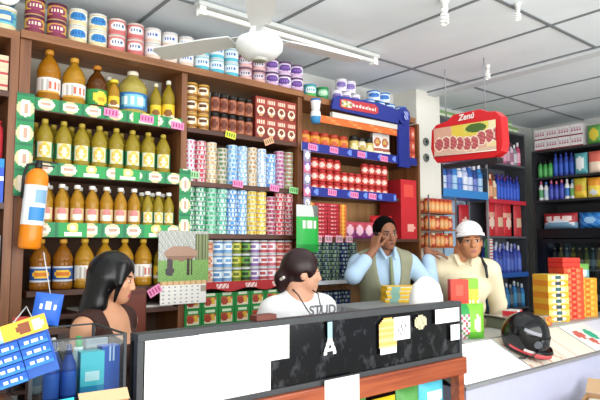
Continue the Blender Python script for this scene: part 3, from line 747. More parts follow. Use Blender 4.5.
ob('end_pane',MB().box(X1-.006,X1,YA+.02,YU-.015,.962,1.225,'17181a'),t)
ob('wooden_rail',MB().box(X0-.004,X1+.012,YA-.03,YA+.05,.875,.962,REDWOOD).mesh('wooden_rail',.008),t)
ob('deck',MB().box(X0,X1,YA+.05,YC,.93,.96,WOODD),t)
for x in (X0,1.50,X1-.04): ob('stile',MB().box(x,x+.045,YA-.015,YA+.04,.06,.875,REDWOOD).mesh('stile',.003),t)
ob('back_panel',MB().box(X0,X1,YC-.02,YC,0,.93,WOODD),t); ob('bottom_board',MB().box(X0,X1,YA,YC-.02,.04,.075,WOODD),t)
ob('inner_shelf',MB().box(X0+.05,1.495,YA+.01,YC-.02,.62,.64,WOODD).box(1.55,X1-.05,YA+.01,YC-.02,.62,.64,WOODD),t)
ob('kick_board',MB().box(X0,X1,YA,YA+.02,0,.06,WOODD),t)
# notices stuck on the glass
PAP=M('f4f4f2',.75,wear_glint=.02)
def notice(name,x0,x1,z0,z1,label,fn=None,nu=1,nv=1,y=YA-.0136,cut=None,tilt=0,cat='notice'):
    b=MB()
    f=fn or (lambda u,v:PAP)
    g=(lambda u,v: None if cut and cut(u,v) else f(u,v))
    cx,cz=(x0+x1)/2,(z0+z1)/2
    b.grid((x0-cx,0,z0-cz),(x1-x0,0,0),(0,0,z1-z0),nu,nv,g)
    b.grid((x0-cx,.0012,z0-cz),(x1-x0,0,0),(0,0,z1-z0),nu,nv,g)
    o=ob(name,b,None,(cx,y,cz),(0,tilt,0)); return tag(o,label,cat)
def sheet1(u,v):
    if .78<v<.86 and (.12<u<.42 or .62<u<.88) and int(u*40)%2: return 'b9bcc0'
    if .1<v<.18 and .1<u<.4 and int(u*40)%3: return 'c9cccf'
    return 'd9dbdc' if (abs(v-.45)<.03 and int(u*40)%9==0) else PAP
def sheet2(u,v):
    if abs(v-.72)<.03 and .12<u<.8 and int(u*40)%2: return 'c4c7ca'
    if (abs(v-.55)<.03 or abs(v-.3)<.03) and .1<u<.6 and int(u*40)%4==0: return 'd0d3d6'
    return PAP
notice('paper_notice',.79,.990,.964,1.228,'tall white notice with small print at the outer end of the dark glass',sheet1,40,24)
notice('paper_notice',.992,1.40,.986,1.230,'widest white notice on the dark glass with a stepped lower corner',sheet2,40,24,cut=lambda u,v: u>.77 and v<.46)
notice('paper_notice',1.574,1.775,.868,.985,'white paper taped over the wooden rail below the glass',lambda u,v:PAP,1,1,YA-.0308)
def bottlest(u,v):
    if v<.52:
        # a white capital A
        a=v/.52; c=.5
        if abs(abs(u-c)-(.42*(1-a)))<.13 or (abs(a-.3)<.11 and abs(u-c)<.3): return 'f4f4f2'
        return None
    return '9cc8d4' if abs(u-.5)<.16+.1*(1-v) else None
notice('glass_sticker',1.585,1.655,1.085,1.222,'pale blue bottle sticker over a white letter A on dark glass',bottlest,16,20,cat='sticker')
notice('glass_sticker',1.925,2.045,1.075,1.21,'round topped mustard yellow sticker beside the white square paper',lambda u,v:('d8b060' if int(v*14)%3 else 'e6cc8c') if (v<.7 or ell(u,v,.5,.7,.5,.3)) else None,12,16,y=YA-.0113,cat='sticker')
notice('paper_notice',1.93,2.04,1.045,1.074,'narrow white strip under the mustard yellow sticker')
notice('paper_notice',2.025,2.14,1.10,1.208,'square white paper with grey marks over the yellow sticker',lambda u,v:'6a6c70' if (ell(u,v,.5,.5,.28,.34) and int(u*12+v*7)%3==0) else PAP,12,12,y=YA-.0128)
notice('glass_sticker',2.175,2.265,1.135,1.205,'cream flower shaped sticker between the two white papers',lambda u,v:'c9c0a0' if ell(u,v,.5,.5,.5,.5) and int(u*9+v*5)%4 else ('a8a484' if ell(u,v,.5,.5,.45,.45) else None),10,8,cat='sticker')
notice('paper_notice',2.335,2.535,1.15,1.222,'upper white notice at the helmet end of the dark glass')
notice('paper_notice',2.46,2.535,1.055,1.135,'lower small white notice at the helmet end of the glass')
# goods behind the counter's open front
yl=[(None,pouch_mesh(.20,.17,.06,lambda u,v:'f2d22a' if v>.3 else ('e0a820' if u<.6 else 'c84a2a'),'e0b820'))]
cy=[(None,pouch_mesh(.20,.20,.06,lambda u,v:'58c4dc' if not ell(u,v,.5,.6,.35,.16) else 'e8f2f4','3aa8c8'))]
wh=[(None,pouch_mesh(.17,.19,.06,lambda u,v:'e8e8e0' if not ell(u,v,.5,.5,.3,.2) else 'c8a84a','dcdcd4'))]
gn=[(None,pouch_mesh(.17,.19,.06,lambda u,v:'5aa050' if not ell(u,v,.5,.5,.3,.2) else 'e8e0c0','3a8040'))]
for i,(x,p,nm) in enumerate(((1.66,wh,'white bag'),(1.86,gn,'green bag'),(2.05,yl,'yellow bag'),(2.24,gn,'green bag'),(2.43,cy,'cyan bag'),(.92,wh,'white bag'),(1.12,yl,'yellow bag'),(1.33,cy,'cyan bag'))):
    put('food_bag',p,(x,1.93,.6406),0,'%s under the wooden rail, %s along the open counter front'%(nm,('fifth','sixth','seventh','eighth','ninth','first','second','third')[i]),'bag','bags in the open counter front')
# small glass end case with toiletries
t=thing('glass_case','small clear glass case of toiletries at the near end of the counter','display case',(0,0,0))
ob('base_cabinet',MB().box(.44,.75,1.85,2.18,0,1.045,WOODD),t)
for x,y in ((.445,1.855),(.735,1.855),(.445,2.165),(.735,2.165)): ob('corner_post',MB().box(x-.005,x+.005,y-.005,y+.005,1.045,1.25,G),t)
ob('top_frame',MB().box(.44,.74,1.85,1.857,1.2505,1.256,G).box(.44,.74,2.163,2.17,1.2505,1.256,G).box(.44,.446,1.857,2.163,1.2505,1.256,G).box(.734,.74,1.857,2.163,1.2505,1.256,G),t); ob('front_pane',MB().box(.45,.73,1.852,1.856,1.045,1.25,GLASS),t); ob('side_pane',MB().box(.442,.446,1.86,2.16,1.045,1.25,GLASS),t)
teal=tex_carton(.075,.05,.155,'3fb4cc',lambda u,v:'d8f0f4' if (abs(v-.5)<.06 and .15<u<.85) else ('2a8fc0' if v<.3 else '58c8d8'),'2a90b4','7fd4e0')
put('soap_carton',teal,(.640,1.885,1.0456),-.1,'teal carton in the glass case under a green cap','carton')
put('soap_carton',tex_carton(.06,.05,.165,'3b5fc0',lambda u,v:'cfd8f0' if (v>.7 and .2<u<.8 and int(u*8)%2) else '2f57b8','28469a','5a7ad0'),(.706,1.90,1.0456),0,'blue carton at the counter end of the glass case','carton')
gb=spray_proto('lotion',.026,.195,'dfe8ea','22b060','e6f2ee',14,.5)
put('lotion_bottle',gb,(.625,1.985,1.0456),0,'white lotion bottle with bright green cap behind the teal carton','bottle')
bb=spray_proto('blue_bottle',.024,.185,'1f3f96','22346e','3a62c0',14,.5)
for i,(x,y) in enumerate(((.515,1.895),(.570,1.905),(.545,1.98))): put('lotion_bottle',bb,(x,y,1.0456),0,'dark blue bottle in the glass case, %s'%('nearest the hanging razor cards','beside the teal carton','in the rear row'),'bottle','dark blue bottles') if False else put('lotion_bottle',bb,(x,y,1.0456),0,'dark blue bottle in the glass case, '+('nearest the hanging razor cards','beside the teal carton','in the rear row')[i],'bottle')
put('soap_carton',tex_carton(.075,.05,.175,'b9c0c8',lambda u,v:'9aa4b0' if int(v*10)%3==0 else 'c4cad0','a8b0b8'),(.70,2.02,1.0456),0,'pale grey carton in the back of the glass case','carton')
# things on a stand in front of the glass case
t=thing('low_stand','low wooden stand before the glass case holding a display carton','stand',(0,0,0))
ob('top',MB().box(.36,.745,1.60,1.82,1.0,1.02,WOODD),t)
for x in (.37,.715): 
    for y in (1.61,1.79): ob('leg',MB().box(x,x+.02,y,y+.02,0,1.0,WOODD),t)
t=thing('open_display_carton','open black printed display carton with torn flap, on the low stand','carton',(.605,1.70,1.0206),-.1)
def blk(u,v): return 'e4e4e2' if (.35<v<.65 and .1<u<.9 and int(u*18)%3!=0) else ('c8743c' if v>.86 and int(u*18)%5<2 else '1a1c20')
b=MB(); b.grid((-.075,-.05,0),(.15,0,0),(0,0,.075),18,8,blk); b.box(-.075,.075,-.0495,-.046,0,.075,'1a1c20'); b.box(-.075,-.072,-.046,.05,0,.075,'1a1c20'); b.box(.072,.075,-.046,.05,0,.075,'1a1c20'); b.box(-.072,.072,.047,.05,0,.075,'1a1c20'); b.box(-.072,.072,-.046,.047,0,.003,'b98a5a'); ob('tray',b,t)
ob('flap',MB().box(-.07,.07,0,.04,0,.003,'d8b48a').mesh('flap',T=Matrix.Translation((0,-.05,.0755))@Matrix.Rotation(.7,4,'X')),t)
aq=[(None,pouch_mesh(.085,.10,.035,lambda u,v:'e6f4f4' if ell(u,v,.45,.5,.3,.2) else ('34c0c4' if int(v*9)%3 else '58d0d0'),'2aa8b0'))]
put('wet_wipe_pouch',aq,(.475,1.665,1.0206),.1,'aqua pouch standing beside the black display carton','pouch')
wt=spray_proto('tube',.019,.10,'e6ecec','e6ecec','d0e0e4',12,.6)
put('cream_tube',wt,(.405,1.75,1.0206),0,'white cream tube by the aqua pouch','tube') if False else None
# green bottles further down beside the upright
t=thing('bottle_rack','low dark rack of green bottles behind the razor cards','rack',(.50,2.265,0))
for z in (1.035,1.235): ob('shelf',MB().box(-.13,.15,-.055,.055,z-.015,z,WOODD),t)
for x in (-.142,.150): ob('side_panel',MB().box(x,x+.012,-.055,.055,0,1.235,WOODD),t)
gbt=bottle_proto('green_small',.021,.13,'3c6a24','d8c43c',lambda u,v:'c8b83a' if abs(u)<.3 else '2f7a2c')
for i in range(4): put('sauce_bottle',gbt,(.49+i*.046,2.245,1.0356),0,'small green bottle, %s from the shelf upright, behind the razor cards'%ORD[i],'bottle','small green bottles')
# hanging strip of razor cards, blue bag
t=thing('razor_display','tilted yellow topped hanging display of blue razor cards','display card',(.365,1.60,1.358),0,None,(0,math.radians(-17),-.35)); t.scale=(.68,.68,.68)
ob('header_card',MB().grid((-.15,-.003,-.062),(.22,0,0),(0,0,.062),22,6,lambda u,v: '8a4a2a' if ell(u,v,.62,.5,.12,.36) else ('f4e8c0' if ell(u,v,.85,.5,.1,.36) else ('e8eef2' if u<.3 and int(u*22)%2 and .2<v<.8 else ('f0b93a' if u>.25 else '8ac0d8')))).box(-.15,.07,-.002,.002,-.062,0,'e0a830'),t)
def rz(u,v): return 'e4ecf6' if (.4<v<.68 and .18<u<.85 and int(u*12)%4) else ('2f7fe0' if v<.4 else '1a5cc8')
for c in range(2):
    for r in range(4 if c==0 else 3):
        b=MB(); b.grid((0,0,0),(.10,0,0),(0,0,.036),12,6,rz); b.box(0,.10,.0006,.016,0,.036,'1650b4')
        ob('razor_pack',b,t,(-.145+c*.104,-.014,-.105-r*.040))
ob('backing_card',MB().box(-.147,.066,.003,.006,-.225,-.062,'2a5cb0'),t)
ob('hanger_cord',MB().tube([(-.04,0,0),(-.02,.25,.03)],.0025,'c8c8c8',6).tube([(-.02,.25,.03),(.0,.252,-.10)],.002,'c8c8c8',6),t)
t=thing('blue_bag','small blue printed bag hanging above the glass case beside razor cards','bag',(.485,1.88,1.302),0,None,(0,.15,-.2)); t.scale=(.85,.85,.85)
ob('hanger_cord',MB().tube([(0,0,.113),(-.05,0,.26)],.002,'c8c8c8',6),t)
ob('bag_body',pouch_mesh(.095,.115,.035,lambda u,v:'dfe8f6' if ell(u,v,.5,.62,.32,.13) and int(u*10)%3 else '2a62c8','1f50b0'),t)
put('candy_tub',can_proto('blue_tub',.026,.045,'3a7ac8','d8e0e8','e8eef2','2a5aa8','d8dce0',18,6),(.570,2.26,1.2356),0,'small blue tub beside the white and red tub','tub')
put('candy_tub',can_proto('candy_tub',.03,.05,'e6dcd4','c83a3a','d03a3a','f4e4e0','c8423a',18,6),(.505,2.26,1.2356),0,'small white and red tub above the green bottles','tub')

put('flat_carton',[(None,MB().box(-.05,.05,-.024,.024,0,.022,'6a3428').mesh('flat_carton',.002))],(1.30,1.857,1.2526),.05,'small dark brown box lying on the counter rim before the woman in white','box')
def bagf(u,v): return 'f4f4f2'
b=MB()
pr=[(.10,0,'f3f3f1'),(.15,.01,'f3f3f1'),(.17,.08,'f3f3f1'),(.17,.2,'f3f3f1'),(.155,.30,'f3f3f1'),(.12,.365,'f3f3f1'),(.06,.40,'f3f3f1'),(.02,.41,'f3f3f1')]
b.lathe(pr,28)
rr=random.Random(3)
b.v=[(x*.72*(1+.07*math.sin(5*math.atan2(y,x)+z*14)+rr.uniform(-.015,.015)),y*.52*(1+.07*math.sin(4*math.atan2(y,x)+z*9)),z) for x,y,z in b.v]
put('plastic_bag',[(None,b.mesh('plastic_bag'))],(2.585,2.075,.9606),0,'full white plastic bag on the counter behind the dark glass','bag')

t=thing('wooden_cupboard','narrow reddish brown wooden cupboard behind the woman in brown','cupboard',(1.20,3.03,0))
ob('body',MB().box(-.09,.09,-.07,.08,0,1.31,M('5a2416',.5)).mesh('body',.004),t); ob('door',MB().box(-.08,.08,-.083,-.071,.08,1.28,M('6a2c1a',.45)).mesh('door',.003),t)
ob('door_knob',MB().lathe([(.008,0,'3a1a10'),(.012,.012,'3a1a10'),(.006,.02,'3a1a10')],12).mesh('door_knob',T=Matrix.Translation((.06,-.083,.9))@Matrix.Rotation(PI/2,4,'X')),t)
for i,(x,y,h,a,c,l,nm) in enumerate(((.475,2.08,.17,'2a4aa0','dfe4ea','3a6ac0','dark blue lotion bottle with pale cap in the rear of the glass case'),(.52,2.09,.19,'c8ccd2','2a3a6a','8a9ab0','silver grey bottle with navy cap in the rear of the glass case'),(.575,2.10,.18,'2a2c34','c8c8cc','5a6070','black bottle with pale cap in the rear of the glass case'),(.665,2.10,.17,'dfe6ea','3a7ac8','b8d0e4','white bottle with blue cap in the rear corner of the glass case'))):
    put('lotion_bottle',spray_proto('lotion',.021,h,a,c,l,12,.55),(x,y,1.0456),0,nm,'bottle')
put('cream_tube',spray_proto('tube',.017,.12,'eceef0','dfe4e8','c8d8e8',12,.7),(.60,1.838-.20,1.0206),0,'white cream tube standing by the black display carton','tube') if False else None

# ------------------------------------------------------------------ beyond the pillar: hanging meat sign, baskets, cosmetics shelves
RED=M('d02026',.3,wear_glint=.05)
t=thing('meat_sign','red hanging sign with a picture of sliced salami beyond the pillar','sign',(3.60,2.495,2.18),-PI/2); t.scale=(.98,.98,.98)
# local x runs along world -y; front faces -x
pl=[(-.30,.06),(-.27,.02),(.24,.0),(.31,.04),(.325,.10),(.315,.30),(.27,.345),(.20,.355),(.14,.385),(-.10,.385),(-.16,.345),(-.27,.33),(-.315,.29),(-.325,.14)]
ob('panel',MB().prism(pl,0,.09,RED).mesh('panel',.006),t)
def salami(u,v):
    for k in range(9):
        cu=.93-.115*k-.02; cv=.36+.10*math.sin(k*.9+.6)*.6+(.1 if k>5 else 0)
        cu=1-cu
        if ell(u,v,cu,cv,.085,.26):
            if not ell(u,v,cu,cv,.07,.22): return 'f0dcc8'
            return ('b8585a','c87070','a84a50')[int(u*31+v*23)%3]
    if v>.68 and u>.5: return '4a6a2c' if ell(u,v,.70,.82,.16,.16) else ('d8d060' if u<.9 else 'e8dcb0')
    if v>.55 and u>.3: return 'e0c84a'
    if v<.12: return 'd8b8a0'
    return 'e8d29a' if u>.85 else 'd8a890'
b=MB(); b.grid((-.285,-.0085,.075),(.56,0,0),(0,0,.225),56,30,salami,lambda u,v:(0,0,-.02*u)); ob('picture',b,t)
ob('picture_edge',MB().tube([(-.285,-.009,.072),(.275,-.009,.052)],.004,'e4d8cc',6),t)
text('sign_lettering','Zenú',.066,'f4ece6',t,(.02,-.0075,.345),shear=.25,bold=.0015)
ob('under_rail',MB().box(-.20,.28,-.01,.07,-.035,-.001,'1c1c1e'),t)
for x in (-.20,.16): ob('hanger',MB().tube([(x,.04,.37),(x,.04,(CZ-2.18)/.98-.001)],.0035,'8a9094',6),t)

# blue wall basket
t=thing('wall_basket','blue wire wall basket full of blue and white bottles under the meat sign','basket',(0,0,0))
BW=M('2a6ab8',.4)
ob('tray',MB().box(4.25,4.97,3.19,3.44,2.0,2.012,BW).box(4.25,4.97,3.186,3.192,2.0,2.075,M('3a86cc',.4)),t)
for x in (4.253,4.967): ob('side_bracket',MB().box(x-.004,x+.004,3.19,3.45,2.013,2.32,M('3a4048',.4)),t)
ob('backing',MB().box(4.25,4.97,3.442,3.449,2.0,2.40,'c8ccd0'),t)
for z in (2.13,2.26): ob('wire',MB().tube([(4.25,3.196,z),(4.97,3.196,z)],.0035,BW,6),t)
pals=[('2e5fb0','e4e8f0','c8d4ec'),('e0e4ee','2a4a9a','4a78c8'),('2a3f86','d8dcea','6a7ac0'),('b8c4e0','5a6ab0','dfe4f0'),('3a80c8','f0f2f6','a8cce8')]
for r in range(2):
    for i in range(8):
        a,c,l=pals[(i*2+r)%5]
        put('shampoo_bottle',spray_proto('shampoo',.038,.365 if i%3 else .34,a,c,l,14,.5),(4.315+i*.084,3.245+r*.10,2.0126),0,
            'bottle in the blue wall basket, %s from the pillar, %s row'%(ORD[i],('front','rear')[r]),'bottle','bottles in the wall basket')
# rack of sauce jars in front of the pillar
t=thing('jar_rack','narrow chrome rack of orange sauce jars standing against the pillar','rack',(0,0,0))
CH=M('8a8e92',.35,.7)
for x in (3.845,4.23):
    for y in (3.04,3.18): ob('post',MB().box(x,x+.01,y,y+.01,0,1.98,CH),t)
for z in (1.535,1.685,1.835): ob('shelf',MB().box(3.845,4.24,3.04,3.19,z-.012,z,M('a05a34',.5)),t)
jA=jar_proto('orange_sauce',.028,.120,'c05a24','a83420','e08a48',14,'d8b078'); jB=jar_proto('red_sauce',.028,.120,'a83a20','c8b08a','b8402c',14,'e0a070')
for r,z in enumerate((1.535,1.685,1.835)):
    for i in range(6):
        put('sauce_jar',(jA,jB)[(i*(r+1))%3==1],(3.888+i*.0605,3.085,z+.0006),-.8,'orange sauce jar on the chrome pillar rack, %s tier, %s along'%(('bottom','middle','top')[r],ORD[i]),'jar','jars on the pillar rack')
    for i in range(6):
        put('sauce_jar',jB,(3.888+i*.0605,3.148,z+.0006),-.8,'orange sauce jar in the rear row of the pillar rack, %s tier, %s along'%(('bottom','middle','top')[r],ORD[i]),'jar','jars on the pillar rack')
put('white_cloth',[(None,pouch_mesh(.16,.08,.07,lambda u,v:'e6e6e4','dcdcda'))],(4.10,3.115,1.962),-.6,'crumpled white plastic packet on top of the pillar rack','packet') if False else None
# cosmetics unit on the back wall
C_=thing('cosmetics_shelving','grey back wall shelving of cosmetics with red edges beyond the cap wearing man','shelf',(0,0,0))
for z in (2.755,2.40,2.005,1.64,1.245,.90): 
    ob('shelf_board',MB().box(5.00,5.70,3.20,3.44,z-.02,z,'5a5c62'),C_)
    if z in (2.005,): ob('shelf_edge',MB().box(5.00,5.70,3.19,3.1995,z-.03,z+.012,'c83040'),C_)
    if z in (1.245,): ob('shelf_edge',MB().box(5.00,5.70,3.19,3.1995,z-.03,z+.02,'2f5fb0'),C_)
ob('upright',MB().box(4.979,4.997,3.20,3.216,0,2.755,'8a8c90').box(4.979,4.997,3.42,3.44,0,2.755,'8a8c90'),C_); ob('upright',MB().box(5.701,5.72,3.20,3.44,0,2.755,'3a3c40'),C_)
ob('back_panel',MB().box(4.975,5.72,3.442,3.449,0,2.755,'5c5f68'),C_)
ob('side_sheet',MB().box(4.30,4.972,3.452,3.460,1.2,1.99,M('a8c6e0',.5)),C_)
gc=tex_carton(.10,.12,.07,'8fb07a',lambda u,v:'d8dcc4' if .3<v<.6 else '7fa468','88a874','9ab884')
ob('shelf_board',MB().box(4.26,4.99,3.20,3.44,2.735,2.755,'5a5c62'),C_)
for i in range(6): put('carton',gc,(4.33+i*.115,3.24,2.7556),0,'green carton above the blue wall basket, %s from the pillar'%ORD[i],'carton','green cartons behind the meat sign')
for i in range(6): put('carton',gc,(5.06+i*.108,3.23,2.7556),0,'green carton on the top cosmetics shelf, %s from the meat sign'%ORD[i],'carton','green cartons')
for i in range(6): put('carton',gc,(4.98+i*.108,3.26,2.8266),0,'green carton in the upper layer on the cosmetics shelves, %s from the meat sign'%ORD[i],'carton','upper green cartons') if i>0 else None
mk=[('b05a80','e8dce4','d8a0b8'),('7a4a6a','d8c8d0','c8a0b0'),('d8c0cc','5a3a4a','a86a8a'),('8a8a94','e8e8ea','c8ccd0'),('c0486a','f0e0e8','e0a8bc')]
def row(name,pal,n,x0,dx,y,z,r,h,lab,cat,group,seg=12,neck=.45):
    for i in range(n):
        a,c,l=pal[i%len(pal)]
        put(name,spray_proto(name,r,h*(1-.06*(i%3)),a,c,l,seg,neck),(x0+i*dx,y,z+.0006),0,lab%ORD[i],cat,group)
row('lotion_bottle',mk,10,5.045,.068,3.25,2.40,.029,.27,'pink lotion bottle on the cosmetics shelves, %s from the meat sign','bottle','pink lotion bottles')
row('cream_bottle',[('d8c8a8','b0402c','e8dcc0'),('b84a34','e8d0a8','d8a07a'),('e0d4b8','6a3a24','c8946a'),('3a2c22','c89a3a','8a5a2c')],3,5.04,.068,3.25,2.005,.029,.29,'cream and red bottle above the red shelf edge, %s from the wall basket','bottle','cream and red bottles')
row('cleaner_bottle',[('2440a8','3a2a80','2c58c8')],7,5.25,.062,3.25,2.005,.028,.29,'royal blue cleaner bottle above the red shelf edge, %s past the cream bottles','bottle','royal blue cleaner bottles')
tb=jar_proto('amber_tub',.028,.07,'a8702c','3a2414','c8943c',12,'e8c890')
rdk=[(None,pouch_mesh(.15,.34,.04,lambda u,v:'e8c8b8' if ell(u,v,.5,.4,.3,.16) else ('d8a08a' if .6<v<.7 else 'c42a34'),'a8242c',10,14))]
rdk2=[(None,pouch_mesh(.15,.34,.04,lambda u,v:'d8b89a' if .25<v<.6 and .2<u<.8 else 'c03a40','a8242c',10,14))]
for i in range(4): put('toy_pack',(rdk,rdk2)[i%2],(5.075+i*.155 if i<3 else 5.50,3.235+(.05 if i==3 else 0),1.6406),0,'red blister pack on the cosmetics shelves, %s from the cap'%ORD[i],'pack','red blister packs') if i!=3 else None
for i in range(2): put('toy_pack',rdk,(4.72+i*.16,3.40,1.655),0,'red blister pack hanging on the pale blue sheet, %s'%('nearer the pillar','nearer the cosmetics shelves')[i],'pack') if False else None
cardb=[(None,MB().pbox(.06,.05,.030,6,3,lambda u,v:'d83a4a' if .25<v<.75 else 'e4e0d8','4a9a50','e0dcd2').mesh('soap_bar'))]
for i in range(12): put('soap_bar',cardb,(5.035,3.21,1.2456+i*.0306),0,'red and white soap bar, %s up in the column by the cap'%ORD[i],'soap','soap bars in a column')
row('cleaner_bottle',[('2a3f9c','6a74c0','3a58b8'),('3a4aa8','c8cce8','5a74c8'),('24368c','8a90d0','4a62b8')],8,5.105,.072,3.25,1.245,.031,.32,'violet blue bottle on the blue edged shelf, %s from the soap bars','bottle','violet blue bottles')
row('cleaner_bottle',[('2a78b8','d8e4ec','4aa0d0'),('3a4a58','a8b4bc','6a8090')],9,5.06,.074,3.25,.90,.031,.27,'teal blue bottle on the shelf below the blue edge, %s along','bottle','teal blue bottles')

row('lotion_bottle',mk[::-1],9,5.075,.070,3.34,2.40,.029,.30,'taller lotion bottle in the rear of the cosmetics shelves, %s from the meat sign','bottle','rear lotion bottles')
row('cleaner_bottle',[('2440a8','3a2a80','2c58c8'),('c8a87a','a83a2c','e0d0b0')],9,5.07,.070,3.34,2.005,.029,.31,'bottle in the rear row above the red shelf edge, %s along','bottle','rear cleaner bottles')
row('cleaner_bottle',[('3a4aa8','c8cce8','5a74c8')],8,5.12,.072,3.34,1.245,.031,.34,'violet blue bottle, rear row of the blue edged shelf, %s from the soap bars','bottle','rear violet bottles')
put('toy_pack',rdk2,(5.585,3.235,1.6406),0,'red blister pack at the corner end of the cosmetics shelves','pack')
hk=[(None,pouch_mesh(.17,.30,.04,lambda u,v:'c42a34' if v>.7 else ('e8c0b0' if ell(u,v,.5,.35,.34,.2) else 'b8303a'),'a8242c',10,12))]
t=thing('hanging_blister','red hanging blister pack on the pale blue wall sheet beside the cosmetics shelves','pack',(4.86,3.40,1.66))
ob('pack_body',hk[0][1],t); ob('hook',MB().tube([(0,.045,.32),(0,0,.31),(0,0,.295)],.004,'8a8f92'),t)

# ------------------------------------------------------------------ far wall shelves and the black fridge
before=set(COL.objects)
D=thing('side_shelving','dark metal shelving on the side wall above the black fridge','shelf',(0,0,0))
DK=M('2a2b2e',.5)
for z in (2.56,2.27,2.025): ob('shelf_board',MB().box(5.60,6.10,1.55,3.04,z-.022,z,DK),D)
ob('upright',MB().box(5.60,6.10,3.041,3.06,0,2.56,DK),D); ob('upright',MB().box(5.60,6.10,1.52,1.549,0,2.56,DK),D)
ob('back_panel',MB().box(6.10,6.12,1.52,3.06,0,2.56,M('3a3a3c',.7)),D)
def wb(u,v):
    if v<.16: return '8a2a34'
    if .35<v<.8 and .1<u<.9 and int(u*14)%3: return 'a8485a' if v<.55 else 'c8b0b8'
    return 'e6e2e4'
bx=tex_carton(.126,.18,.115,'e0dcde',wb,'c8c0c4','e4e0e2',14,8)
for i in range(4):
    for k in range(2):
        put('medicine_carton',bx,(5.61,2.962-i*.130,2.5606+k*.1156),-PI/2,'white carton with red print, %s tier, %s from the corner, top of side shelving'%(('lower','upper')[k],ORD[i]),'carton','white cartons with red print')
def rowy(name,pal,n,y0,dy,z,r,h,lab,cat,group,neck=.45,x=5.66):
    for i in range(n):
        a,c,l=pal[i%len(pal)]
        put(name,spray_proto(name,r,h*(1-.05*(i%2)),a,c,l,12,neck),(x,y0-i*dy,z+.0006),-PI/2,lab%ORD[i],cat,group)
rowy('cleaner_bottle',[('3f9a4a','16201a','58b060')],3,2.995,.056,2.27,.0265,.185,'green bottle with black cap on the side shelving, %s from the corner','bottle','green black capped bottles',.8)
rowy('cleaner_bottle',[('24409c','1e3488','2f5cc0')],4,2.825,.056,2.27,.0265,.25,'tall blue bottle on the side shelving, %s past the green bottles','bottle','tall blue bottles',.8)
rowy('cleaner_bottle',[('e4e6e8','c05a8a','5aa06a'),('e0e4e6','4a78c0','b8d0e0')],2,2.995,.056,2.025,.0265,.212,'white bottle on the middle side shelf, %s from the corner','bottle','white bottles by the corner')
rowy('cleaner_bottle',[('3a3fa4','c86a8a','4a58b8')],3,2.882,.056,2.025,.0265,.212,'violet bottle on the middle side shelf, %s past the white ones','bottle','violet bottles')
rowy('cleaner_bottle',[('e8eaea','d8dce0','3a78c0'),('dfe6ea','6a9ad0','78b86a')],2,2.713,.056,2.025,.0265,.212,'white and blue bottle on the middle side shelf, %s past the violet ones','bottle','white and blue bottles')
def yb(u,v): return 'e89a2c' if v>.55 else ('f0d24a' if not ell(u,v,.5,.25,.3,.14) else 'd8e0e0')
def ob_(u,v): return 'e08a3a' if ell(u,v,.5,.5,.3,.2) else ('e8c43c' if v<.35 else 'c8b83a')
ybp=[(None,pouch_mesh(.13,.20,.07,yb,'c8a030'))]; obp=[(None,pouch_mesh(.13,.205,.07,ob_,'b0a030'))]
for i in range(3): put('snack_pouch',(obp,ybp,obp)[i],(5.65,2.575-i*.14,2.0256),-PI/2,'yellow and orange bag on the middle side shelf, %s past the bottles'%ORD[i],'bag','yellow orange bags')
for i,(p,nm) in enumerate((((lambda u,v:'e8ecec' if ell(u,v,.5,.5,.35,.3) else '5aa8b0'),'white and teal'),((lambda u,v:'d86a5a' if v>.5 else 'f0d8c0'),'red and cream'),((lambda u,v:'5aa44a' if v>.5 else 'e0e4d8'),'green and white'))):
    put('snack_pouch',[(None,pouch_mesh(.13,.22,.07,p,'c8ccc8'))],(5.65,2.555-i*.14,2.2706),-PI/2,nm+' bag on the upper side shelf beyond the blue bottles','bag')
put('snack_pouch',[(None,pouch_mesh(.15,.20,.08,lambda u,v:'d8c43c' if ell(u,v,.5,.5,.3,.3) else '5aa04a','4a8a40'))],(5.66,2.41,2.5606),-PI/2,'green and yellow bag on the top side shelf past the white cartons','bag')
# fridge
FB=M('111215',.3)
t=thing('drinks_fridge','black glass doored drinks fridge in the far corner','fridge',(0,0,0))
ob('case_top',MB().box(5.62,6.08,1.60,3.03,1.62,1.72,FB).mesh('case_top',.004),t)
ob('case_side',MB().box(5.62,6.08,2.985,3.03,0,1.62,FB),t); ob('case_side',MB().box(5.62,6.08,1.60,1.645,0,1.62,FB),t)
ob('case_back',MB().box(6.05,6.08,1.645,2.985,0,1.62,M('3c4046',.5)),t); ob('case_base',MB().box(5.62,6.08,1.645,2.985,0,.14,FB),t)
for z in (.55,.95,1.30): ob('shelf',MB().box(5.70,6.04,1.65,2.98,z-.012,z,M('8a9096',.4,.4)),t)
for k,(y0,y1) in enumerate(((2.325,2.98),(1.65,2.315))):
    d=ob('door',MB().box(5.600,5.618,y0,y1,.16,.20,FB).box(5.600,5.618,y0,y1,1.57,1.61,FB).box(5.600,5.618,y0,y0+.05,.20,1.57,FB).box(5.600,5.618,y1-.04,y1,.20,1.57,FB),t)
    ob('door_pane',MB().box(5.606,5.611,y0+.05,y1-.04,.20,1.57,GLASS),d)
    ob('handle',MB().tube([(5.585,y0+.03 if k==0 else y1-.03,.8),(5.585,y0+.03 if k==0 else y1-.03,1.3)],.009,'8a8e92',8),d)
drk=[bottle_proto('drink%d'%i,.030,.22,c,k,(lambda cc: lambda u,v: cc if abs(u)<.4 else None)(l),.1) for i,(c,k,l) in enumerate((('8a7430','d8c84a','c8b83a'),('5a4a3a','c8b0a0','a89a8a'),('6a7040','d8c84a','b8b05a'),('4a5a6a','c0c8d0','8a9aa8')))]
for s,z in enumerate((.95,1.30)):
    for i in range(9):
        put('drink_bottle',drk[(i+s)%4],(5.76,2.92-i*.066,z+.0006),-PI/2,'drink bottle inside the black fridge, %s shelf, %s from the corner'%(('middle','top')[s],ORD[i]),'bottle','bottles in the fridge')
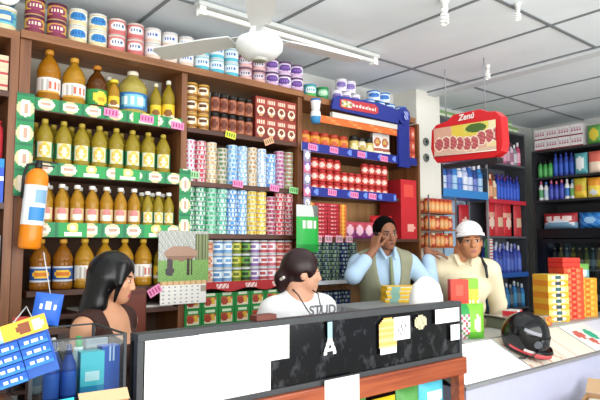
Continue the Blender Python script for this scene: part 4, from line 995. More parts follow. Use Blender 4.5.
def rchip(u,v):
    if ell(u,v,.5,.30,.42,.26) and not ell(u,v,.5,.18,.42,.24): return 'e0e6ec'
    if .52<v<.78 and .12<u<.88: return 'f0d8d4' if int(u*14)%4 else 'b83a40'
    return 'b4303a' if v>.38 else '7aa4c4'
rc=[(None,pouch_mesh(.36,.165,.12,rchip,'a83038',16,10))]
bc=[(None,pouch_mesh(.26,.16,.12,lambda u,v:('2f7fd0','4a9ae0','1f5fb4')[int(u*9+v*7)%3] if not ell(u,v,.5,.5,.22,.2) else '9ac8f0','1f5fb0',14,10))]
put('snack_pouch',rc,(5.70,2.815,1.7206),-PI/2,'large red and white snack bag lying on top of the fridge','bag')
put('snack_pouch',bc,(5.70,2.49,1.7206),-PI/2,'bright blue snack bag on top of the fridge','bag')
put('snack_pouch',rc,(5.70,2.15,1.7206),-PI/2,'red and white snack bag beyond the bright blue one on the fridge','bag')

for o in set(COL.objects)-before:
    if o.parent is None: o.location.x+=.15; o.location.y+=.08

# ------------------------------------------------------------------ sloping white display counter and its ledge
t=thing('white_display','low white display counter with sloping glass lid and grey rim','counter',(0,0,0))
WH=M('b4b7d0',.5,wear_glint=.05); XA,XB=2.60,5.35
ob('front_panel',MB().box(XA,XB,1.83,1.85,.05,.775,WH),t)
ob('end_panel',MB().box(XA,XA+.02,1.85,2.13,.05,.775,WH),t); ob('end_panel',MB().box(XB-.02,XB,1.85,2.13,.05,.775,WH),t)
ob('kick_board',MB().box(XA+.02,XB-.02,1.86,1.88,0,.05,'4a4c50'),t)
ob('front_rim',MB().box(XA-.006,XB+.006,1.822,1.848,.776,.796,M('9a9ca4',.4,.4)).mesh('front_rim',.003),t)
S=math.atan2(.945-.79,.30)
def slope(x,s,up): return (x,1.84+s*math.cos(S)-up*math.sin(S),.786+s*math.sin(S)+up*math.cos(S))
LS=.30/math.cos(S)-.02
def slab(x0,x1,s0,s1,u0,u1,m):
    b=MB(); vs=[slope(x,s,u) for x in (x0,x1) for s in (s0,s1) for u in (u0,u1)]
    return b.add(vs,[(0,1,3,2),(4,6,7,5),(0,4,5,1),(2,3,7,6),(0,2,6,4),(1,5,7,3)],m)
ob('display_bed',slab(XA+.02,XB-.02,.005,LS+.01,-.05,-.03,M('e2ddd2',.6)),t)
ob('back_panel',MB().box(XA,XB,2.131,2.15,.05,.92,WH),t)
for x in (XA+.005,3.30,4.17,5.0): ob('divider',slab(x,x+.012,.012,LS,-.02,.0035,M('a8aab2',.4,.2)),t)
ob('lid_pane',slab(XA+.02,XB-.02,.02,LS,-.012,-.006,GLASS),t)
ob('ledge',MB().box(3.02,XB,2.131,2.40,.921,.944,M('b9bbb8',.5)).mesh('ledge',.003),t)
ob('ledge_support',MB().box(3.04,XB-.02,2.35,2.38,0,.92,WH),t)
def flat(name,x0,x1,s0,s1,u,fn,nu,nv,label,cat,th=.004,skew=0):
    b=MB(); o=Vector(slope(x0,s0,u)); du=Vector(slope(x1,s0,u))-o; dv=Vector(slope(x0+skew,s1,u))-o
    nrm=du.cross(dv).normalized()
    b.grid(o+nrm*th,du,dv,nu,nv,fn); c0=[o,o+du,o+du+dv,o+dv]
    vs=c0+[p+nrm*(th-.0004) for p in c0]
    b.add(vs,[(3,2,1,0),(4,5,6,7),(0,1,5,4),(1,2,6,5),(2,3,7,6),(3,0,4,7)],'ecebe6')
    return tag(ob(name,b),label,cat)
flat('white_board',2.622,3.298,.014,LS,.004,lambda u,v:M('f3f3f3',.6,wear_glint=.02),1,1,'plain white sheet lying over the glass lid nearest the dark counter','sheet')
flat('paper_sheet',3.315,3.735,.014,LS,.004,lambda u,v:'d8a890' if (int((u+v*.4)*17)%5==0) else 'f0e2d0',18,10,'cream lined paper on the glass lid under the helmet','paper')
flat('paper_sheet',3.739,4.167,.014,LS,.004,lambda u,v:'e4c8b4' if int((u)*20)%7==0 else 'f2e6d4',18,8,'second cream sheet on the glass lid past the helmet','paper')
def flyer(u,v):
    if ell(u,v,.62,.55,.14,.2): return '3fb48a'
    if ell(u,v,.25,.6,.14,.16) or ell(u,v,.4,.3,.1,.12): return 'd86a5a'
    if ell(u,v,.8,.2,.14,.14): return 'd8b83a'
    return 'eef0ec'
flat('printed_flyer',4.185,4.58,.014,LS,.004,flyer,20,12,'printed flyer with green and red patches on the glass lid','flyer')
flat('white_board',4.584,4.995,.014,LS,.004,lambda u,v:M('e2e4f0',.5,wear_glint=.02),1,1,'white panel on the glass lid at the end by the stacked packs','sheet')
# open carton in front of the white display
t=thing('open_carton','open brown cardboard carton on the floor before the white display','carton',(3.60,1.53,0),.3)
KR=M('b08a62',.8,wear_glint=.15)
b=MB(); b.box(-.2,.2,-.15,-.145,0,.60,KR).box(-.2,.2,.145,.15,0,.60,KR).box(-.2,-.195,-.145,.145,0,.60,KR).box(.195,.2,-.145,.145,0,.60,KR).box(-.195,.195,-.145,.145,0,.006,KR); ob('box_body',b,t)
ob('flap',MB().box(0,.14,-.15,.15,0,.004,'c9a67e').mesh('flap',T=Matrix.Translation((.2,0,.602))@Matrix.Rotation(-.5,4,'Y')),t)
ob('crumpled_paper',MB().box(-.18,.18,-.13,.13,.53,.58,'e4dfd2').mesh('crumpled_paper',.012),t)

# helmet resting on the lid
t=thing('helmet','glossy black motorcycle helmet with red flashes lying on the glass lid','helmet',(3.40,1.99,.882),0,None,(Matrix.Rotation(math.atan2(.155,.30),3,'X')@Matrix.Rotation(math.radians(-52),3,'Z')).to_euler())
HB=M('0b0c0e',.12,wear_glint=0); t.scale=(1.02,1.02,1.02)
def shell():
    b=MB(); nu,nv=36,22; idx={}
    for j in range(nv+1):
        for i in range(nu):
            th=2*PI*i/nu; ph=PI*j/nv
            x=.145*math.sin(ph)*math.cos(th); y=.124*math.sin(ph)*math.sin(th); z=.145*math.cos(ph)
            if x>0: x*=1+.26*max(0,-z/.145+.15)
            z=max(z,-.108)
            b.v.append((x,y,z+.108))
    for j in range(nv):
        for i in range(nu):
            i2=(i+1)%nu; f=(j*nu+i,j*nu+i2,(j+1)*nu+i2,(j+1)*nu+i)
            th=2*PI*(i+.5)/nu; ph=PI*(j+.5)/nv; z=.145*math.cos(ph); a=abs(math.atan2(math.sin(th),math.cos(th)))
            if a<1.0 and -.045<z<.045: continue
            m=HB
            if 1.0<a<2.3 and -.085<z<-.055: m=M('c8404a',.25)
            elif .3<a<1.6 and -.075<z<-.05: m=M('d8d0d0',.25)
            elif 1.1<a<1.9 and .06<z<.085: m=M('8a8c94',.25)
            b.f.append(f); b.m.append(b.mi(m)); b.s.append(True)
    return b
me=shell().mesh('shell'); o=ob('shell',me,t); md=o.modifiers.new('thick','SOLIDIFY'); md.thickness=.012; md.offset=-1
b=MB(); n_=14
for j in range(5):
    for i in range(n_+1):
        a=-1.05+2.1*i/n_; z=-.05+.10*j/4; r=math.sqrt(max(0,1-(z/.145)**2)); k=1+.26*max(0,-z/.145+.15)
        b.v.append((.149*r*math.cos(a)*k,.127*r*math.sin(a),z+.108))
for j in range(4):
    for i in range(n_): q=j*(n_+1)+i; b.f.append((q,q+1,q+n_+2,q+n_+1)); b.m.append(b.mi(M('23262c',.08,wear_glint=0))); b.s.append(True)
o=ob('visor',b,t); md=o.modifiers.new('thick','SOLIDIFY'); md.thickness=.003
b=MB(); n_=18
for j in range(4):
    for i in range(n_+1):
        a=-1.15+2.3*i/n_; zz=(.022,.036,.064,.080)[j]; bulge=(.0,.012,.012,.0)[j]
        fw=.030*max(0,math.cos(a))
        b.v.append(((.150+fw+bulge)*math.cos(a)*1.02,(.122+bulge)*math.sin(a),zz))
for j in range(3):
    for i in range(n_):
        q=j*(n_+1)+i; b.f.append((q,q+1,q+n_+2,q+n_+1)); b.m.append(b.mi(M('c85a5e',.25) if (j==1 and (i<7 or i>10)) else HB)); b.s.append(True)
o=ob('chin_bar',b,t); md=o.modifiers.new('thick','SOLIDIFY'); md.thickness=.008
for s in (-1,1): ob('hinge_disc',MB().lathe([(.026,0,'3a3d44'),(.022,.008,'5a5e66')],16).mesh('hinge_disc',T=Matrix.Translation((.062,s*.112,.118))@Matrix.Rotation(-s*PI/2,4,'X')),t)
ob('liner',MB().lathe([(.07,.004,'2a2a2c'),(.10,.07,'2a2a2c'),(.085,.16,'2a2a2c')],18),t)
ob('chin_strap',MB().tube([(.02,-.05,.03),(.04,-.10,.012),(.02,-.125,.008),(-.01,-.14,.008)],.006,'2c2d30',6),t)

# weighing scale, packets and stacked goods on the ledge
t=thing('digital_scale','grey green digital weighing scale with small display on the ledge','scale',(3.86,2.27,.9446),-.25)
ob('base',MB().prism([(-.17,.0),(.17,.0),(.165,.075),(-.165,.075)],-.12,.13,M('7d8672',.45)).mesh('base',.006),t)
b=MB(); vs=[(-.16,-.15,.004),(.16,-.15,.004),(.16,-.1205,.072),(-.16,-.1205,.072),(-.16,-.1205,.004),(.16,-.1205,.004)]
b.add(vs,[(0,1,2,3),(0,3,4),(1,5,2),(0,4,5,1),(3,2,5,4)],M('6f7866',.45)); f=ob('keypad_face',b,t)
ob('display_window',MB().add([(-.13,-.1445,.020),(.02,-.1445,.020),(.02,-.1265,.062),(-.13,-.1265,.062)],[(0,1,2,3)],'c4ccc0').mesh('display_window',T=Matrix.Translation((0,-.0035,.001))),f)
ob('key_block',MB().add([(.05,-.1445,.020),(.14,-.1445,.020),(.14,-.1265,.062),(.05,-.1265,.062)],[(0,1,2,3)],'3a4238').mesh('key_block',T=Matrix.Translation((0,-.0035,.001))),f)
ob('pan',MB().box(-.185,.185,-.13,.14,.082,.092,M('c2c6c6',.25,.8)).mesh('pan',.004),t); ob('pan_neck',MB().box(-.03,.03,-.03,.03,.074,.083,'5a5e58'),t)
rp3=tex_carton(.16,.09,.03,'d8323a',lambda u,v:'f0e4e0' if .3<u<.7 else 'd8323a','c02a30','e0dcd8')
put('candy_carton',rp3,(3.88,2.26,1.0376),.2,'flat red and white packet on the scale pan','packet')
def gp(u,v):
    if u<.45: return ('c84a6a','e8e0e4','5a8a4a','e8d8dc')[int(u*13+v*17)%4] if v<.75 else '2a9a4a'
    return 'e8e8c0' if ell(u,v,.7,.45,.12,.24) else ('7fc43a' if v>.2 else '58a82c')
put('snack_pouch',[(None,pouch_mesh(.215,.225,.09,gp,'5aa02c',14,14))],(3.165,2.195,.9446),-.45,'lime green and white snack bag leaning by the dark counter','bag')
put('seasoning_carton',tex_carton(.13,.05,.37,'e2432f',lambda u,v:'f0604a' if ell(u,v,.5,.8,.3,.08) else 'e2432f','c4341f'),(3.27,2.335,.9446),-.5,'tall plain orange red carton behind the lime snack bag','carton')
put('seasoning_carton',tex_carton(.12,.05,.37,'f0c83c',lambda u,v:'8ac83a' if v>.82 else ('f4f0e0' if (.5<v<.62 and int(u*8)%2) else ('d8a82c' if v<.3 else 'f2cf44')),'c8a02c','7ab83a'),(3.41,2.345,.9446),-.5,'tall yellow and green carton beside the orange red one','carton')
def pack(main,spot,ink):
    return lambda u,v: (ink if ell(u,v,.5,.5,.14,.32) else spot) if ell(u,v,.5,.5,.34,.42) else main
PY=tex_carton(.20,.17,.046,'f0b428',pack('f0b428','e6e2d4','3a4a4c'),'e08a20','f0c040',14,5)
PW=tex_carton(.20,.17,.046,'f2d060',pack('f4dc80','f0ece0','3f6a6a'),'e8b030','f0d468',14,5)
PR=tex_carton(.20,.17,.046,'e8502a',pack('e8502a','f08a5a','d02c20'),'d8431f','ee6a3a',14,5)
PO=tex_carton(.20,.17,.046,'f09a1e',pack('f0a028','f4c050','d87a18'),'e08a18','f2ac38',14,5)
for c,(x,lays,p,nm,rz) in enumerate(((4.40,8,(PY,PW),'yellow and white',-.35),(4.66,9,(PR,PR),'orange red',-.35),(4.90,7,(PO,PO),'amber',-.35))):
    for i in range(lays):
        put('food_pack',p[i%2],(x+random.uniform(-.004,.004),2.215,.9446+i*.0465),rz,'%s pack, %s up in its stack on the ledge before the fridge'%(nm,ORD[i]),'pack','packs stacked on the ledge')
for i in range(2): put('snack_pouch',[(None,MB().pbox(.19,.16,.04,8,4,lambda u,v:'e84030' if v>.3 else 'c82a20','c82a20','e8503c').mesh('pouch',.008))],(4.65,2.225,.9446+9*.0465+.0004+i*.0405),-.3,'bright red packet on the orange red stack, %s'%('lower','upper')[i],'packet')
put('snack_pouch',[(None,pouch_mesh(.14,.12,.05,lambda u,v:'7ab85a' if v>.6 else ('f0f0ea' if u<.7 else '8ac0c8'),'d8dcd4'))],(4.90,2.26,.9446+7*.0465),-.5,'white and green packet standing on the amber stack','packet')
op=[(None,pouch_mesh(.12,.07,.05,lambda u,v:'f0a03a' if (int(u*7)+int(v*5))%3 else 'e0503a','e08a30'))]
for i in range(2): put('snack_pouch',op,(4.095+i*.075,2.17-.0*i,.9446),-.3,'small orange packet between the scale and the stacked packs, %s'%('nearer the scale','nearer the stacks')[i],'packet') if i==0 else None

# stand with the yellow books behind the dark counter
t=thing('cash_stand','narrow white cabinet with black panels holding the yellow books','stand',(0,0,0))
ob('body',MB().box(2.30,2.985,2.29,2.55,0,1.165,'e4e4e0').mesh('body',.003),t); ob('top',MB().box(2.28,3.005,2.27,2.56,1.166,1.19,M('8a8c8c',.4)).mesh('top',.003),t)
for x in (2.34,2.50,2.70): ob('black_panel',MB().box(x,x+.075,2.284,2.289,1.06,1.155,'141416'),t)
ybk=[(None,MB().grid((-.14,-.0805,0),(.28,0,0),(0,0,.024),20,3,lambda u,v:'8ab8a8' if .12<u<.3 else ('f2c41e' if v<.7 else 'e0d8c0')).box(-.14,.14,-.08,.08,0,.024,'f0c020').mesh('yellow_book'))]
for i in range(4): put('yellow_book',ybk,(2.80+(-.006,.004,-.002,.005)[i],2.415,1.1906+i*.0246),-.6+(-.03,.02,0,.03)[i],'yellow covered book with teal band, %s in the pile before the telephoning man'%('lowest','second','third','topmost')[i],'book','yellow books')

# ------------------------------------------------------------------ people: each body is one continuous surface grown from a distance field
def V3(*a): return np.array(a,dtype=np.float64)
class Field:
    def __init__(s): s.p=[]
    def cone(s,a,b,ra,rb,k=.02): s.p.append(('c',V3(*a),V3(*b),ra,rb,k,1)); return s
    def ell(s,c,r,Rm=None,k=.02): s.p.append(('e',V3(*c),V3(*r),np.eye(3) if Rm is None else np.array(Rm),0,k,1)); return s
    def cut_ell(s,c,r,Rm=None,k=.01): s.p.append(('e',V3(*c),V3(*r),np.eye(3) if Rm is None else np.array(Rm),0,k,-1)); return s
    def cut_cone(s,a,b,ra,rb,k=.01): s.p.append(('c',V3(*a),V3(*b),ra,rb,k,-1)); return s
    def cut_half(s,o,n,k=.005): s.p.append(('h',V3(*o),V3(*n)/np.linalg.norm(n),0,0,k,-1)); return s
    def extend(s,o,grow=0.,k=None):
        for q in o.p:
            if q[0]=='c': s.p.append(('c',q[1],q[2],q[3]+grow,q[4]+grow,k or q[5],q[6]))
            elif q[0]=='e': s.p.append(('e',q[1],q[2]+grow,q[3],0,k or q[5],q[6]))
        return s
    def xform(s,Rm,o):
        """rotate everything about point o (a 3x3)"""
        o=V3(*o); Rm=np.array(Rm); out=[]
        for q in s.p:
            q=list(q); q[1]=o+Rm@(q[1]-o)
            if q[0]=='c': q[2]=o+Rm@(q[2]-o)
            elif q[0]=='e': q[3]=Rm@q[3]
            elif q[0]=='h': q[2]=Rm@q[2]
            out.append(tuple(q))
        s.p=out; return s
    def bounds(s):
        lo=np.full(3,1e9); hi=-lo
        for q in s.p:
            if q[6]<0: continue
            if q[0]=='c':
                r=max(q[3],q[4]); lo=np.minimum(lo,np.minimum(q[1],q[2])-r); hi=np.maximum(hi,np.maximum(q[1],q[2])+r)
            elif q[0]=='e':
                r=q[2].max(); lo=np.minimum(lo,q[1]-r); hi=np.maximum(hi,q[1]+r)
        return lo,hi
    def surface(s,h):
        lo,hi=s.bounds(); lo=lo-4*h; n=np.ceil((hi+4*h-lo)/h).astype(int)+1
        D=np.full(n,.08,dtype=np.float32)
        for q in s.p:
            k=q[5]; m=.05+k
            if q[0]=='h': i0=np.zeros(3,int); i1=n
            else:
                if q[0]=='c': r=max(q[3],q[4]); a=np.minimum(q[1],q[2])-r-m; b=np.maximum(q[1],q[2])+r+m
                else: r=q[2].max(); a=q[1]-r-m; b=q[1]+r+m
                i0=np.clip(((a-lo)/h).astype(int),0,n); i1=np.clip(((b-lo)/h).astype(int)+2,0,n)
            if (i1<=i0).any(): continue
            ax=[lo[i]+h*np.arange(i0[i],i1[i]) for i in range(3)]
            P=np.stack(np.meshgrid(*ax,indexing='ij'),-1)
            if q[0]=='c':
                ba=q[2]-q[1]; t=np.clip(((P-q[1])@ba)/max(ba@ba,1e-12),0,1)
                d=np.linalg.norm(P-q[1]-t[...,None]*ba,axis=-1)-(q[3]+(q[4]-q[3])*t)
            elif q[0]=='e':
                w=(P-q[1])@q[3]; k0=np.linalg.norm(w/q[2],axis=-1); k1=np.linalg.norm(w/q[2]**2,axis=-1)
                d=k0*(k0-1)/np.maximum(k1,1e-9)
            else: d=-((P-q[1])@q[2])
            sl=tuple(slice(i0[i],i1[i]) for i in range(3)); A=D[sl]
            if q[6]>0:
                hh=np.clip(.5+.5*(A-d)/k,0,1); D[sl]=A*(1-hh)+d*hh-k*hh*(1-hh)
            else:
                d=-d; hh=np.clip(.5-.5*(A-d)/k,0,1); D[sl]=A*(1-hh)+d*hh+k*hh*(1-hh)
        S=D<0
        c=[(x,y,z) for x in (0,1) for y in (0,1) for z in (0,1)]
        sub=lambda A,o: A[o[0]:A.shape[0]-1+o[0],o[1]:A.shape[1]-1+o[1],o[2]:A.shape[2]-1+o[2]]
        cnt=sum(sub(S,o).astype(np.int8) for o in c)
        act=(cnt>0)&(cnt<8)
        I=np.argwhere(act); idx=np.full(act.shape,-1,np.int64); idx[act]=np.arange(len(I))
        acc=np.zeros((len(I),3)); num=np.zeros(len(I))
        for o in c:
            for axis in range(3):
                if o[axis]: continue
                e=list(o); e[axis]=1
                da=D[I[:,0]+o[0],I[:,1]+o[1],I[:,2]+o[2]]; db=D[I[:,0]+e[0],I[:,1]+e[1],I[:,2]+e[2]]
                mm=(da<0)!=(db<0); t=da[mm]/(da[mm]-db[mm]); p=np.tile(np.array(o,float),(mm.sum(),1)); p[:,axis]+=t
                acc[mm]+=p; num[mm]+=1
        verts=(acc/num[:,None]+I)*h+lo
        quads=[]
        for axis in range(3):
            b,cx=[(1,2),(2,0),(0,1)][axis]
            s0=[slice(0,-1)]*3; s1=[slice(0,-1)]*3
            s0[axis]=slice(0,-1); s1[axis]=slice(1,None)
            # edges along axis
            A=S; sh=list(A.shape)
            a0=np.take(A,range(0,sh[axis]-1),axis); a1=np.take(A,range(1,sh[axis]),axis)
            E=np.argwhere(a0!=a1)
            E=E[(E[:,b]>0)&(E[:,cx]>0)&(E[:,b]<sh[b]-1)&(E[:,cx]<sh[cx]-1)]
            inside=S[E[:,0],E[:,1],E[:,2]]
            def cell(db,dc):
                q=E.copy(); q[:,b]+=db; q[:,cx]+=dc; return idx[q[:,0],q[:,1],q[:,2]]
            Q=np.stack([cell(-1,-1),cell(0,-1),cell(0,0),cell(-1,0)],1)
            Q[~inside]=Q[~inside][:,::-1]
            quads.append(Q)
        return verts,np.concatenate(quads)
def field_mesh(name,F,h,mats,paint=None):
    """mats[0] is the base; paint: list of (centre, radii, material index[, rotation])"""
    v,f=F.surface(h)
    me=bpy.data.meshes.new(name); me.from_pydata(v.tolist(),[],f.tolist())
    for m in mats: me.materials.append(m if not isinstance(m,str) else M(m,.6,wear_glint=.05))
    mi=np.zeros(len(f),np.int32)
    if paint:
        ce=v[f].mean(1)
        for p in paint:
            w=ce-np.array(p[0])
            if len(p)>3: w=w@np.array(p[3])
            mi[((w/np.array(p[1]))**2).sum(1)<1]=p[2]
    me.polygons.foreach_set('material_index',mi); me.polygons.foreach_set('use_smooth',[True]*len(f)); me.update()
    return me
def skinmat(h): 
    m=M(h,.5,wear_glint=.08,scale=30); b=m.node_tree.nodes['Principled BSDF']
    b.inputs['Subsurface Weight'].default_value=.12; b.inputs['Subsurface Radius'].default_value=(.02,.008,.005)
    return m
def head_field(c,male=True,w=1.0):
    """c: middle of the head; face looks to -y"""
    F=Field(); x,y,z=c; g=lambda a,b,d:(x+a*w,y+b*w,z+d*w)
    F.ell(g(0,.018,.022),(.074*w,.092*w,.090*w),k=.02)
    F.ell(g(0,-.022,-.045),(.060*w,.064*w,.066*w),k=.03)
    F.ell(g(0,-.058,-.088),(.026*w if male else .021*w,.022*w,.020*w),k=.025)
    for s in (-1,1):
        F.ell(g(s*.036,-.058,-.022),(.022*w,.016*w,.018*w),k=.02)      # cheekbones
        F.cone(g(s*.014,-.076,.020),g(s*.046,-.066,.018),.0085*w,.007*w,.012)  # brow ridge
        F.cut_ell(g(s*.030,-.086,.002),(.016*w,.012*w,.010*w),k=.010)
        F.ell(g(s*.030,-.0735,.001),(.0135*w,.0105*w,.0085*w),k=.003)  # eyeball under the lids
        F.ell(g(s*.073,.012,-.012),(.010*w,.020*w,.031*w),k=.006)       # ear
        F.cut_ell(g(s*.083,.004,-.010),(.006*w,.010*w,.017*w),k=.004)
        F.ell(g(s*.011,-.090,-.034),(.008*w,.009*w,.007*w),k=.006)     # nostril wing
    F.cone(g(0,-.080,.010),g(0,-.102 if male else -.096,-.030),.0075*w,(.0115 if male else .0095)*w,.010)      # nose
    F.cone(g(-.018,-.078,-.058),g(.018,-.078,-.058),.0065*w,.0065*w,.006)  # upper lip
    F.cone(g(-.014,-.077,-.070),g(.014,-.077,-.070),.0070*w,.0070*w,.006)
    F.cut_cone(g(-.020,-.0885,-.064),g(.020,-.0885,-.064),.0022,.0022,.004)
    return F
def face_paint(c,w=1.0,lip=1,eye=2,brow=3,white=4):
    x,y,z=c; g=lambda a,b,d:(x+a*w,y+b*w,z+d*w); P=[]
    for s in (-1,1):
        P.append((g(s*.030,-.082,.001),(.0125*w,.012*w,.0062*w),white))
        P.append((g(s*.030,-.082,.0015),(.0072*w,.014*w,.0066*w),eye))
        P.append((g(s*.030,-.080,.0085),(.0145*w,.014*w,.0030*w),brow))
        P.append((g(s*.032,-.078,.0235),(.020*w,.018*w,.0048*w),brow))
        P.append((g(s*.008,-.101,-.0395),(.004*w,.006*w,.003*w),brow))
    P.append((g(0,-.086,-.0645),(.0215*w,.014*w,.0115*w),lip)); P.append((g(0,-.088,-.064),(.020*w,.014*w,.0016*w),brow))
    return P
def rot3(yaw=0,pitch=0,roll=0):
    """yaw about z, then pitch (positive: look down) and roll, for a head that faces -y"""
    return np.array((Matrix.Rotation(math.radians(yaw),3,'Z')@Matrix.Rotation(math.radians(pitch),3,'X')@Matrix.Rotation(math.radians(roll),3,'Y')))
def hand_field(F,wrist,d,nrm,thumb,size=1.0,curl=.35,spread=.0,k=.006,curls=None):
    """palm from the wrist along d, back of the hand facing nrm, thumb on the given side (a unit vector across the palm)"""
    d=V3(*d); d/=np.linalg.norm(d); nrm=V3(*nrm); nrm-=d*(nrm@d); nrm/=np.linalg.norm(nrm)
    t=V3(*thumb); t-=d*(t@d); t-=nrm*(t@nrm); t/=np.linalg.norm(t)
    w=V3(*wrist); s=size
    L=[(.030,.088,.072),(.011,.092,.080),(-.009,.089,.075),(-.028,.082,.060)]
    for i,(off,pl,fl) in enumerate(L):
        base=w+t*off*.62*s+d*.012*s; kn=w+t*off*s+d*pl*s
        F.cone(base,kn,.0135*s,.0105*s,.012)
        c=curl if curls is None else curls[i]
        a=c*.7; p=kn; dirv=d*math.cos(a)-nrm*math.sin(a)+t*(off*spread)
        seg=[.45,.30,.25]; r=[.0095,.0085,.0078,.0068]
        for j in range(3):
            q=p+dirv/np.linalg.norm(dirv)*fl*seg[j]*s
            F.cone(p,q,r[j]*s,r[j+1]*s,k); p=q; a+=c; dirv=d*math.cos(a)-nrm*math.sin(a)+t*(off*spread)
    b0=w+t*.020*s+d*.022*s; b1=b0+(t*.75+d*.55-nrm*.25)/1.0*.040*s; b2=b1+(t*.35+d*.85-nrm*.35)*.030*s; b3=b2+(t*.12+d*.9-nrm*.42)*.024*s
    F.cone(b0,b1,.014*s,.0115*s,.010); F.cone(b1,b2,.0105*s,.0092*s,k); F.cone(b2,b3,.0092*s,.0075*s,k)
class Person:
    """a figure facing local -y; joints are in local metres, feet at z=0"""
    def __init__(p,name,label,loc,rz,H,male,skin,group=None,sh=.185,chest=(.155,.105),lean=0):
        p.t=thing(name,label,'person',loc,rz,group); p.H=H; p.male=male; p.skin=skinmat(skin); p.loc=loc; p.rz=rz
        p.M=Matrix.Translation(loc)@Matrix.Rotation(rz,4,'Z'); p.I=p.M.inverted()
        h=H; p.sh=sh
        T=Field()
        ly=lambda z:-lean*max(0,(z/h-.52))/.3           # forward lean grows upward
        p.ly=ly
        T.ell((0,.0+ly(h*.735),h*.735),(chest[0],chest[1],h*.105),k=.05)
        T.ell((0,.005+ly(h*.635),h*.635),(chest[0]*.88,chest[1]*.92,h*.085),k=.06)
        T.ell((0,.01,h*.535),(chest[0]*1.05,chest[1]*1.08,h*.075),k=.06)
        T.cone((-sh*.78,.012+ly(h*.805),h*.802),(sh*.78,.012+ly(h*.805),h*.802),.058,.058,.05)
        T.cone((0,.025+ly(h*.85),h*.845),(-sh*.75,.015+ly(h*.81),h*.808),.045,.040,.04); T.cone((0,.025+ly(h*.85),h*.845),(sh*.75,.015+ly(h*.81),h*.808),.045,.040,.04)
        if not male:
            for s in (-1,1): T.ell((s*.075,-.085+ly(h*.725),h*.715),(.070,.062,.066),k=.05)
        p.T=T
        L=Field()
        for s in (-1,1):
            L.cone((s*.085,.01,h*.51),(s*.09,0,h*.285),.082,.055,.04); L.cone((s*.09,0,h*.285),(s*.095,.02,h*.055),.052,.036,.03)
            L.cone((s*.095,.035,.035),(s*.105,-.13,.028),.036,.026,.03)
        p.L=L
        p.neck=(0,.022+ly(h*.84),h*.84); p.headc=(0,.0+ly(h*.93),h*.925)
        p.S={s:V3(s*sh,.012+ly(h*.80),h*.797) for s in (-1,1)}
        p.arms={}
    def local(p,w): return V3(*(p.I@Vector(w)))
    def head(p,yaw=0,pitch=0,roll=0,w=1.0,dz=0,neck_r=.052):
        p.hw=w; p.hc=(p.headc[0],p.headc[1],p.headc[2]+dz); p.R=rot3(yaw,pitch,roll); p.np=(0,.02+p.ly(p.H*.87),p.H*.868)
        p.HF=head_field(p.hc,p.male,w).xform(p.R,p.np)
        p.HF.cone((0,.030+p.ly(p.H*.83),p.H*.82),tuple(V3(*p.np)+p.R@V3(0,.018,.03)),neck_r*1.12,neck_r,.025)
        p.paint=[(tuple(V3(*p.np)+p.R@(V3(*q[0])-V3(*p.np))),q[1],q[2],p.R) for q in face_paint(p.hc,w)]
    def hp(p,a,b,d):
        """a point given in head space (from the head's middle), after the head has turned"""
        c=V3(p.hc[0]+a*p.hw,p.hc[1]+b*p.hw,p.hc[2]+d*p.hw); return V3(*p.np)+p.R@(c-V3(*p.np))
    def arm(p,side,elbow,wrist,ru=.046,hand=None):
        p.arms[side]=(p.S[side],V3(*elbow),V3(*wrist),ru,hand)
    def arm_field(p,side,F,grow=0,upto=2.0,k=.03):
        s,e,w,ru,_=p.arms[side]
        F.cone(s,e if upto>=1 else s+(e-s)*upto,ru+.006+grow,(ru-.008 if upto>=1 else ru-.003)+grow,k)
        if upto>1: F.cone(e,e+(w-e)*min(1,upto-1),ru-.009+grow,(ru-.009)*.74+grow if upto>=2 else ru-.013+grow,.02)
    def build_body(p,mats,h=.0065):
        F=Field().extend(p.T).extend(p.L); 
        for s in p.arms:
            p.arm_field(s,F)
            hd=p.arms[s][4]
            if hd: hand_field(F,p.arms[s][2],*hd[:3],**hd[3])
        # the head field carries its own cuts, so it goes first in the stack
        G_=Field(); G_.p=p.HF.p+F.p
        o=ob('body',field_mesh('body',G_,h,[p.skin]+mats,p.paint),p.t); return o
    def part(p,name,F,m,h=.007,paint=None,label=None):
        ms=m if isinstance(m,list) else [m]
        o=ob(name,field_mesh(name,F,h,ms,paint),p.t)
        if label: o['label']=label
        return o
    def hair_field(p,grow=.010,face=(0,-.088,-.028),fr=(.066,.075,.082),low=-.06):
        F=Field(); 
        c=V3(*p.hc); w=p.hw
        F.ell(c+V3(0,.020,.024)*w,V3(.074,.092,.090)*w+grow,k=.01)
        F.cut_ell(c+V3(*face)*w,V3(*fr)*w,k=.012)
        F.cut_half(tuple(c+V3(0,-.03,low)*w),(0,-.35,-1))
        return F.xform(p.R,p.np)
    def shoes(p):
        F=Field()
        for s in (-1,1): F.cone((s*.095,.04,.040),(s*.105,-.15,.034),.043,.034,.03)
        F.cut_half((0,0,.002),(0,0,-1)); p.part('shoes',F,M('2a241f',.5),.008)
    def trousers(p,m):
        h=p.H; F=Field()
        F.ell((0,.01,h*.535),(.175,.125,h*.075),k=.05)
        for s in (-1,1): F.cone((s*.085,.01,h*.51),(s*.09,0,h*.285),.092,.068,.03); F.cone((s*.09,0,h*.285),(s*.095,.02,.075),.066,.056,.03)
        p.part('trousers',F,m,.009)

DRKEYE='1a100c'
